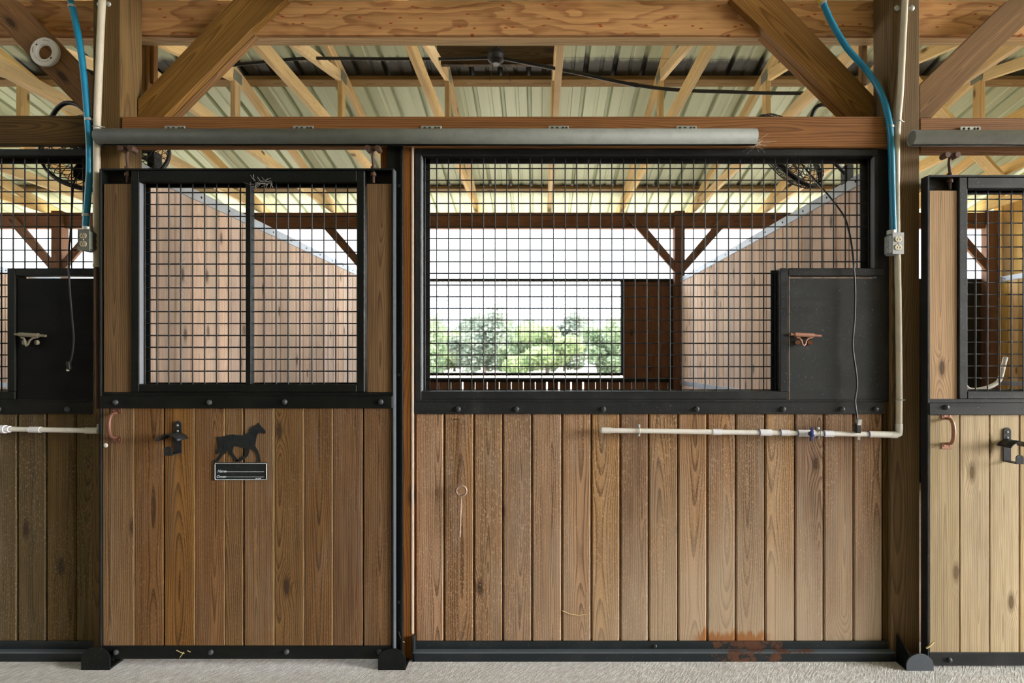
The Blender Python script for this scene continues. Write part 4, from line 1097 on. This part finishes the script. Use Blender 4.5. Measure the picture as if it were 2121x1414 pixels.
# ------------------------------------------------------------------ cage fans
def cage_fan(c, n, R, arm_to, label, yoke=None, cord=None, plug=None):
    t = thing('cage_fan', label, 'fan', c, 'black cage fans hung inside the stalls')
    n = Vector(n).normalized(); u = n.cross(Vector((0, 0, 1))).normalized(); w = u.cross(n)
    rot = Matrix((u, w, n)).transposed()
    def q(r, a, h): return c + u * r * math.cos(a) + w * r * math.sin(a) + n * h
    mb = MB()
    def ring(r, h, wr): mb.tube([q(r, 2 * PI * k / 40, h) for k in range(40)], wr, 6, closed=True)
    for s in (-1, 1):
        ring(R, s * 0.006, 0.007)
        for rr, hh in ((0.93, .035), (0.80, .055), (0.62, .068), (0.42, .074)): ring(R * rr, s * hh, 0.0016)
        for k in range(44):
            a = 2 * PI * k / 44
            mb.tube([q(R, a, s * 0.006), q(R * .93, a + .02, s * .036), q(R * .75, a + .05, s * .060), q(R * .45, a + .09, s * 0.074), q(R * .25, a + .12, s * .076)], 0.0019, 4, cap=False)
    mb.build('cage', M['fan'], t)
    mb = MB()
    mb.ball(c - n * 0.085, R * .42, R * .42, 0.085, rot=rot); mb.build('motor', M['fan'], t)
    mb = MB(); mb.ball(c + n * 0.078, R * .24, R * .24, 0.012, rot=rot); mb.build('badge', M['fan'], t)
    for k in range(3):
        mb = MB(); a0 = 2 * PI * k / 3 + 0.4; vs, fs = [], []
        for i in range(6):
            r = R * (0.12 + 0.74 * i / 5); da = 0.16 + 0.38 * math.sin(PI * (0.15 + 0.75 * i / 5))
            for j in range(5):
                f = j / 4 * 2 - 1
                for th in (0.0012, -0.0012): vs.append(q(r, a0 + da * f, 0.022 * f + th))
        for i in range(5):
            for j in range(4):
                a = i * 10 + j * 2
                fs += [(a, a + 2, a + 12, a + 10), (a + 1, a + 11, a + 13, a + 3)]
        mb.add(vs, fs, True); mb.build('blade', M['fan'], t)
    if arm_to:
        mb = MB(); st = c - n * 0.13 + Vector((0, 0, -0.02)); en = Vector(arm_to)
        mb.tube([st, st.lerp(en, .35), st.lerp(en, .7), en], [0.030, 0.022, 0.013, 0.011], 10)
        mb.box(en.x - 0.02, en.x + 0.02, en.y - 0.03, en.y + 0.03, en.z - 0.045, en.z + 0.05, 'z', 0.004)
        mb.build('mounting_arm', M['fan'], t)
    if yoke:
        mb = MB(); mb.tube(pl(yoke), 0.0105, 10); mb.build('hanging_bracket', M['fan'], t)
    if cord:
        mb = MB(); mb.tube(pl(cord), 0.0042, 8); cd = mb.build('power_cord', M['cord'], t)
        if plug: plug(cd)
    return t
def plugR(cd):
    yy = -0.036; mb = MB(); a = P(1776.5, 886, yy)
    mb.obox(a, (0, 0, 0.022), (0.011, 0, 0), (0, 0.011, 0), 0.003); mb.build('plug', M['cord'], cd)
    mb = MB(); mb.obox(P(1778.5, 874, yy - .004), (0.002, 0, 0.014), (0.010, 0, 0), (0, 0.010, 0), 0.003)
    mb.build('plug_tape', M['galv'], cd)
    for s in (-1, 1):
        mb = MB(); mb.obox(P(1779 + s * 1.5, 907, yy), (0, 0, 0.008), (0.002, 0, 0), (0, 0.0006, 0)); mb.build('prong', M['galv'], cd)
cf = P(1634, 312, 0.42)
cage_fan(cf, (-0.50, 0.72, -0.45), 0.235, (1.640, 0.46, 2.33), 'black cage fan behind the upper right corner of the wide grille',
    [(1665, 315, 0.44), (1676, 262, 0.42), (1688, 226, 0.40), (1703, 217, 0.38), (1722, 222, 0.30), (1742, 240, 0.22)],
    [(1652, 330, 0.38), (1690, 375, 0.25), (1722, 412, 0.16), (1748, 448, 0.10), (1758, 478, 0.09), (1764, 510, 0.03), (1768, 548, -0.012), (1771, 600, -0.012), (1770, 660, -0.012), (1766, 716, -0.012), (1773, 770, -0.012), (1775, 800, -0.014), (1771, 830, -0.018), (1775, 862, -0.03), (1776, 876, -0.036)], plugR)
def plugL(cd):
    mb = MB(); mb.obox(P(143, 757, -0.012), (-.003, 0, 0.018), (0.008, 0, 0), (0, 0.008, 0), 0.003); mb.build('plug', M['cord'], cd)
    mb = MB(); mb.obox(P(140.5, 766, -0.012), (0, 0, 0.005), (0.004, 0, 0), (0, 0.003, 0)); mb.build('plug_prongs', M['ivory'], cd)
cf = P(222, 314, 0.24)
cage_fan(cf, (-0.25, 0.8, -0.5), 0.265, (-1.93, 0.30, 2.34), 'black cage fan hanging behind the left post in the left stall',
    [(105, 246, 0.22), (118, 226, 0.20), (135, 214, 0.19), (155, 215, 0.18), (172, 226, 0.17), (186, 242, 0.16)],
    [(168, 350, 0.2), (153, 380, 0.13), (149, 430, 0.10), (146, 480, 0.09), (143, 520, 0.03), (143, 560, -0.008), (145, 600, -0.012), (150, 660, -0.012), (153, 700, -0.012), (150, 735, -0.012), (145, 752, -0.012)], plugL)

# ------------------------------------------------------------------ ceiling light on a board with sagging cables
yb = 1.5
mb = MB(); mb.box(X(905, yb), X(1149, yb), yb, yb + 0.038, Z(133, yb), Z(84, yb), 'x', 0.003)
tag(mb.build('mounting_board', M['header_dark']), 'dark board fixed across two trusses behind the plywood beam', 'board')
t = thing('ceiling_light', 'old dark ceiling lamp holder hanging from the dark board between the trusses', 'ceiling light', P(1028, 92, yb - 0.06))
mb = MB(); yl = yb - 0.09
mb.cyl(P(1030, 84, yl), P(1028, 104, yl), 0.010, 10)
for a, b, ra, rb in ((100, 106, .014, .050), (106, 116, .050, .062), (116, 125, .062, .056), (125, 133, .056, .026)):
    mb.tube([P(1027, a, yl), P(1027, b, yl)], [ra, rb], 18)
mb.box(X(1012, yl), X(1042, yl), yl - .01, yl + .01, Z(121, yl), Z(117, yl), 'x', .002)
mb.box(X(1024, yl), X(1032, yl), yl, yb, Z(96, yl), Z(88, yl), 'z', .002)
mb.build('lamp_holder', M['fan'], t)
mb = MB(); mb.tube(pl([(1021, 128, yl), (1020, 142, yl), (1015, 168, yl)]), 0.0022, 6); mb.tube(pl([(1037, 128, yl), (1050, 148, yl), (1057, 168, yl)]), 0.0022, 6); mb.build('loose_wire', M['rust'], t)
t = thing('sagging_cable', 'dark cable sagging left from the ceiling lamp holder', 'cable', P(1015, 120, yl))
mb = MB(); mb.tube(pl([(1012, 120, yl), (900, 122, yl), (780, 122, yl - .02), (640, 121, yl - .04), (560, 127, yl - .05), (480, 135, yl - .06), (430, 143, yl - .07)]), 0.0115, 8); mb.build('cable', M['cord'], t)
mb = MB(); mb.cyl(P(634, 121, yl - .04), P(652, 120.5, yl - .04), 0.0145, 8); mb.build('tape_wrap', M['cord'], t)
t = thing('sagging_cable', 'dark cable sagging right from the ceiling lamp holder towards the brace', 'cable', P(1042, 121, yl))
mb = MB(); mb.tube(pl([(1042, 121, yl), (1110, 134, yl), (1200, 152, yl - .02), (1310, 175, yl - .04), (1400, 186, yl - .05), (1500, 190, yl - .06), (1600, 193, yl - .07), (1690, 192, yl - .08), (1760, 188, yl - 0.1)]), 0.0125, 8); mb.build('cable', M['cord'], t)
mb = MB(); mb.cyl(P(1304, 174, yl - .04), P(1322, 177, yl - .04), 0.0155, 8); mb.build('tape_wrap', M['cord'], t)
mb = MB(); mb.tube([P(1150, 119, 1.7), P(1560, 124, 1.7)], 0.0012, 5); tag(mb.build('thin_wire', M['cord']), 'hair-thin wire stretched below the roof right of the lamp holder', 'wire')

# bent white tube inside the right stall, behind its grille
mb = MB(); yy = 0.06
mb.tube(pl([(1960, 740, yy), (1990, 785, yy), (2008, 806, yy - .01), (2040, 804, yy - .02), (2066, 792, yy - .01), (2074, 776, yy), (2079, 755, yy + .01), (2083, 740, yy + .02)]), 0.0095, 10)
tag(mb.build('bent_tube', M['plasticwhite']), 'bent white tube behind the grille of the pale door', 'tube')

# stray straw and cobweb
def straw(pts, label, r=0.0018):
    mb = MB(); mb.tube([P(*q) for q in pts], r, 5); tag(mb.build('straw', M['straw']), label, 'straw', 'stray bits of straw')
yq = YF + 0.005
straw([(1164, 1264, yq), (1182, 1272, yq - .004), (1200, 1274, yq - .004), (1216, 1271, yq)], 'curved straw stuck low on the fixed plank front')
straw([(826, 1308, -0.014), (831, 1326, -0.02), (838, 1330, -0.014)], 'short pale straw at the foot of the centre jamb', 0.0014)
straw([(365, 1346, -0.067), (375, 1351, -0.071), (382, 1353, -0.067)], 'straw bit on the bottom rail of the brown door, left one', 0.0016)
straw([(372, 1362, -0.067), (377, 1355, -0.070), (381, 1350, -0.067)], 'straw bit on the bottom rail of the brown door, middle upright one', 0.0016)
straw([(388, 1347, -0.067), (395, 1350, -0.067)], 'straw bit on the bottom rail of the brown door, right one', 0.0016)
straw([(1918, 1342, -0.075), (1925, 1338, -0.077), (1934, 1329, -0.068)], 'thick straw caught at the bottom corner of the pale door', 0.004)
mb = MB()
for i in range(26):
    a = random.uniform(-1.0, 1.0) * 2.6; l = random.uniform(14, 48)
    p = P(1562 + random.uniform(-6, 6), 295 + random.uniform(-8, 10), -0.03); q = P(1562 + l * math.cos(a), 298 + l * 0.55 * math.sin(a), -0.005)
    mb.tube([p, (p + q) / 2 + Vector((0, 0, -0.003)), q], 0.00035, 4, cap=False)
tag(mb.build('cobweb', M['web']), 'wispy cobweb at the right end of the long grey track', 'cobweb')

mb = MB()
for i in range(22):
    a = random.uniform(0, 6.28); p = P(542 + random.uniform(-16, 22), 377 + random.uniform(-4, 5), YD - 0.002); q = p + Vector((0.045 * math.cos(a), random.uniform(-.004, .001), 0.028 * math.sin(a)))
    mb.tube([p, (p + q) / 2 + Vector((0, -.002, -0.004)), q], 0.0004, 4, cap=False)
tag(mb.build('cobweb', M['web']), 'dusty cobweb on the top bar of the brown door grille', 'cobweb')

# ------------------------------------------------------------------ trees outside
def crown_mesh(name, mat, seed, rx, ry, rz, n):
    rg = random.Random(seed); mb = MB()
    lobes = [(rg.gauss(0, rx * .45), rg.gauss(0, ry * .4), rg.uniform(-.95, .9) * rz, rg.uniform(.35, .6)) for _ in range(16)]
    for i in range(n):
        lx, ly, lz, lr = rg.choice(lobes)
        d = Vector((rg.gauss(0, 1), rg.gauss(0, 1), rg.gauss(0, 1))).normalized() * (rg.random() ** 0.4)
        c = Vector((lx + d.x * rx * lr, ly + d.y * ry * lr, lz + d.z * rz * lr))
        s = rg.uniform(0.10, 0.24); a = Vector((rg.gauss(0, 1), rg.gauss(0, 1), rg.gauss(0, 1))).normalized(); b = a.orthogonal().normalized()
        mb.add([c - a * s * 1.5, c - b * s * .7, c + a * s * 1.5, c + b * s * .7], [(0, 1, 2, 3)])
    return mb
protos = []
for i, (mt, rx, rz, zc) in enumerate((('leaf', 2.9, 2.5, 2.9), ('leaf2', 3.0, 2.1, 2.5), ('leaf3', 2.7, 3.2, 3.7))):
    t = thing('tree', 'tree', 'tree', (0, 0, -0.13), 'trees beyond the sandy ground')
    mb = crown_mesh('crown', None, 30 + i, rx, rx, rz, 7000)
    for k in range(len(mb.v)): mb.v[k] = mb.v[k] + Vector((0, 0, zc))
    mb.build('crown', M[mt], t)
    mb = MB(); mb.tube([(0, 0, -0.13), (0.1, 0, zc * .4), (0.0, 0.1, zc)], [0.22, 0.16, 0.08], 10); mb.build('trunk', M['bark'], t)
    protos.append(t)
KN = ['round green tree', 'low pale green bushy tree', 'tall grey-green tree']
spots = [(-74, 62, 1), (-66, 63, 0), (-58, 62, 1), (-50, 63, 2), (-20, 61, 1), (-13, 61, 0), (-6, 61, 2), (1, 61, 1), (8, 61, 0), (15, 61, 2), (22, 61, 1), (-17.7, 70, 2), (-10.7, 70, 1), (-3.7, 70, 0), (3.3, 70, 2), (10.3, 70, 1), (17.3, 70, 0), (-15.4, 79, 0), (-8.4, 79, 2), (-1.4, 79, 1), (5.6, 79, 2), (12.6, 79, 0), (43.5, 62, 0), (51.5, 63, 1)]
used = set()
for i, (x, yv, k) in enumerate(spots):
    o = protos[k] if k not in used else copy_tree(protos[k]); used.add(k)
    o.location = (x, yv, -0.13); o.rotation_euler = (0, 0, random.uniform(0, 6.28)); sc = random.uniform(0.94, 1.04); o.scale = (sc, sc, sc)
    o['label'] = '%s in the tree belt outside, %s counted row by row' % (KN[k], ['first', 'second', 'third', 'fourth', 'fifth', 'sixth', 'seventh', 'eighth', 'ninth', 'tenth', 'eleventh', 'twelfth', 'thirteenth', 'fourteenth', 'fifteenth', 'sixteenth', 'seventeenth', 'eighteenth', 'nineteenth', 'twentieth', 'twenty-first', 'twenty-second', 'twenty-third', 'twenty-fourth'][i])

# ------------------------------------------------------------------ light, camera
w = bpy.data.worlds.new('sky'); SC.world = w; w.use_nodes = True
bg = w.node_tree.nodes['Background']; k = NT(w.node_tree)
dr = k.vm('NORMALIZE', k.n('ShaderNodeTexCoord').outputs['Generated'])
dp = k.n('ShaderNodeVectorMath', operation='DOT_PRODUCT'); k.lk(dr, dp.inputs[0]); dp.inputs[1].default_value = tuple(Vector((1.0, -0.30, 0.16)).normalized())
# bright glow added low in the sky to side-light the stall fronts
glow = k.sstep(dp.outputs['Value'], math.cos(math.radians(13)), math.cos(math.radians(4)))
dx_, dy_, dz_ = k.sep(dr)
# sky dimmed low over the paddock to keep thin wires visible against it
low = k.m('MULTIPLY', k.sstep(dy_, 0.45, 0.75), k.sstep(dz_, 0.42, 0.24))
k.lk(k.m('ADD', k.m('MULTIPLY', glow, 30.0), k.m('MULTIPLY_ADD', low, -3.2, 4.8)), bg.inputs[1]); k.lk(k.mix(glow, (0.84, 0.92, 1.0), (1.0, 0.95, 0.88)), bg.inputs[0])
sun = bpy.data.lights.new('sun', 'SUN'); sun.energy = 9.0; sun.angle = 0.02; sun.color = (1.0, 0.94, 0.84)
so = bpy.data.objects.new('sun', sun); C.objects.link(so)
so.rotation_euler = Vector((-0.75, -0.10, -1.0)).to_track_quat('-Z', 'Y').to_euler()
cam = bpy.data.cameras.new('camera'); co = bpy.data.objects.new('camera', cam); C.objects.link(co)
cam.sensor_width = 36.0; cam.sensor_fit = 'HORIZONTAL'; cam.lens = 36.0 * S * D / 2121.0
cam.shift_x = -(VX - 1060.5) / 2121.0; cam.shift_y = (VY - 707.0) / 2121.0
co.location = (0, -D, H); co.rotation_euler = (PI / 2, 0, 0)
cam.clip_start = 0.05; cam.clip_end = 300
cam.dof.use_dof = True; cam.dof.focus_distance = D; cam.dof.aperture_fstop = 3.2
SC.camera = co
SC.view_settings.view_transform = 'Standard'; SC.view_settings.look = 'None'; SC.view_settings.gamma = 1.0
SC.view_settings.use_curve_mapping = False
SC.view_settings.exposure = 1.25
SC.cycles.max_bounces = 10; SC.cycles.diffuse_bounces = 6
SC.cycles.use_denoising = True
for o in bpy.data.objects:
    if '_o' in o: del o['_o']
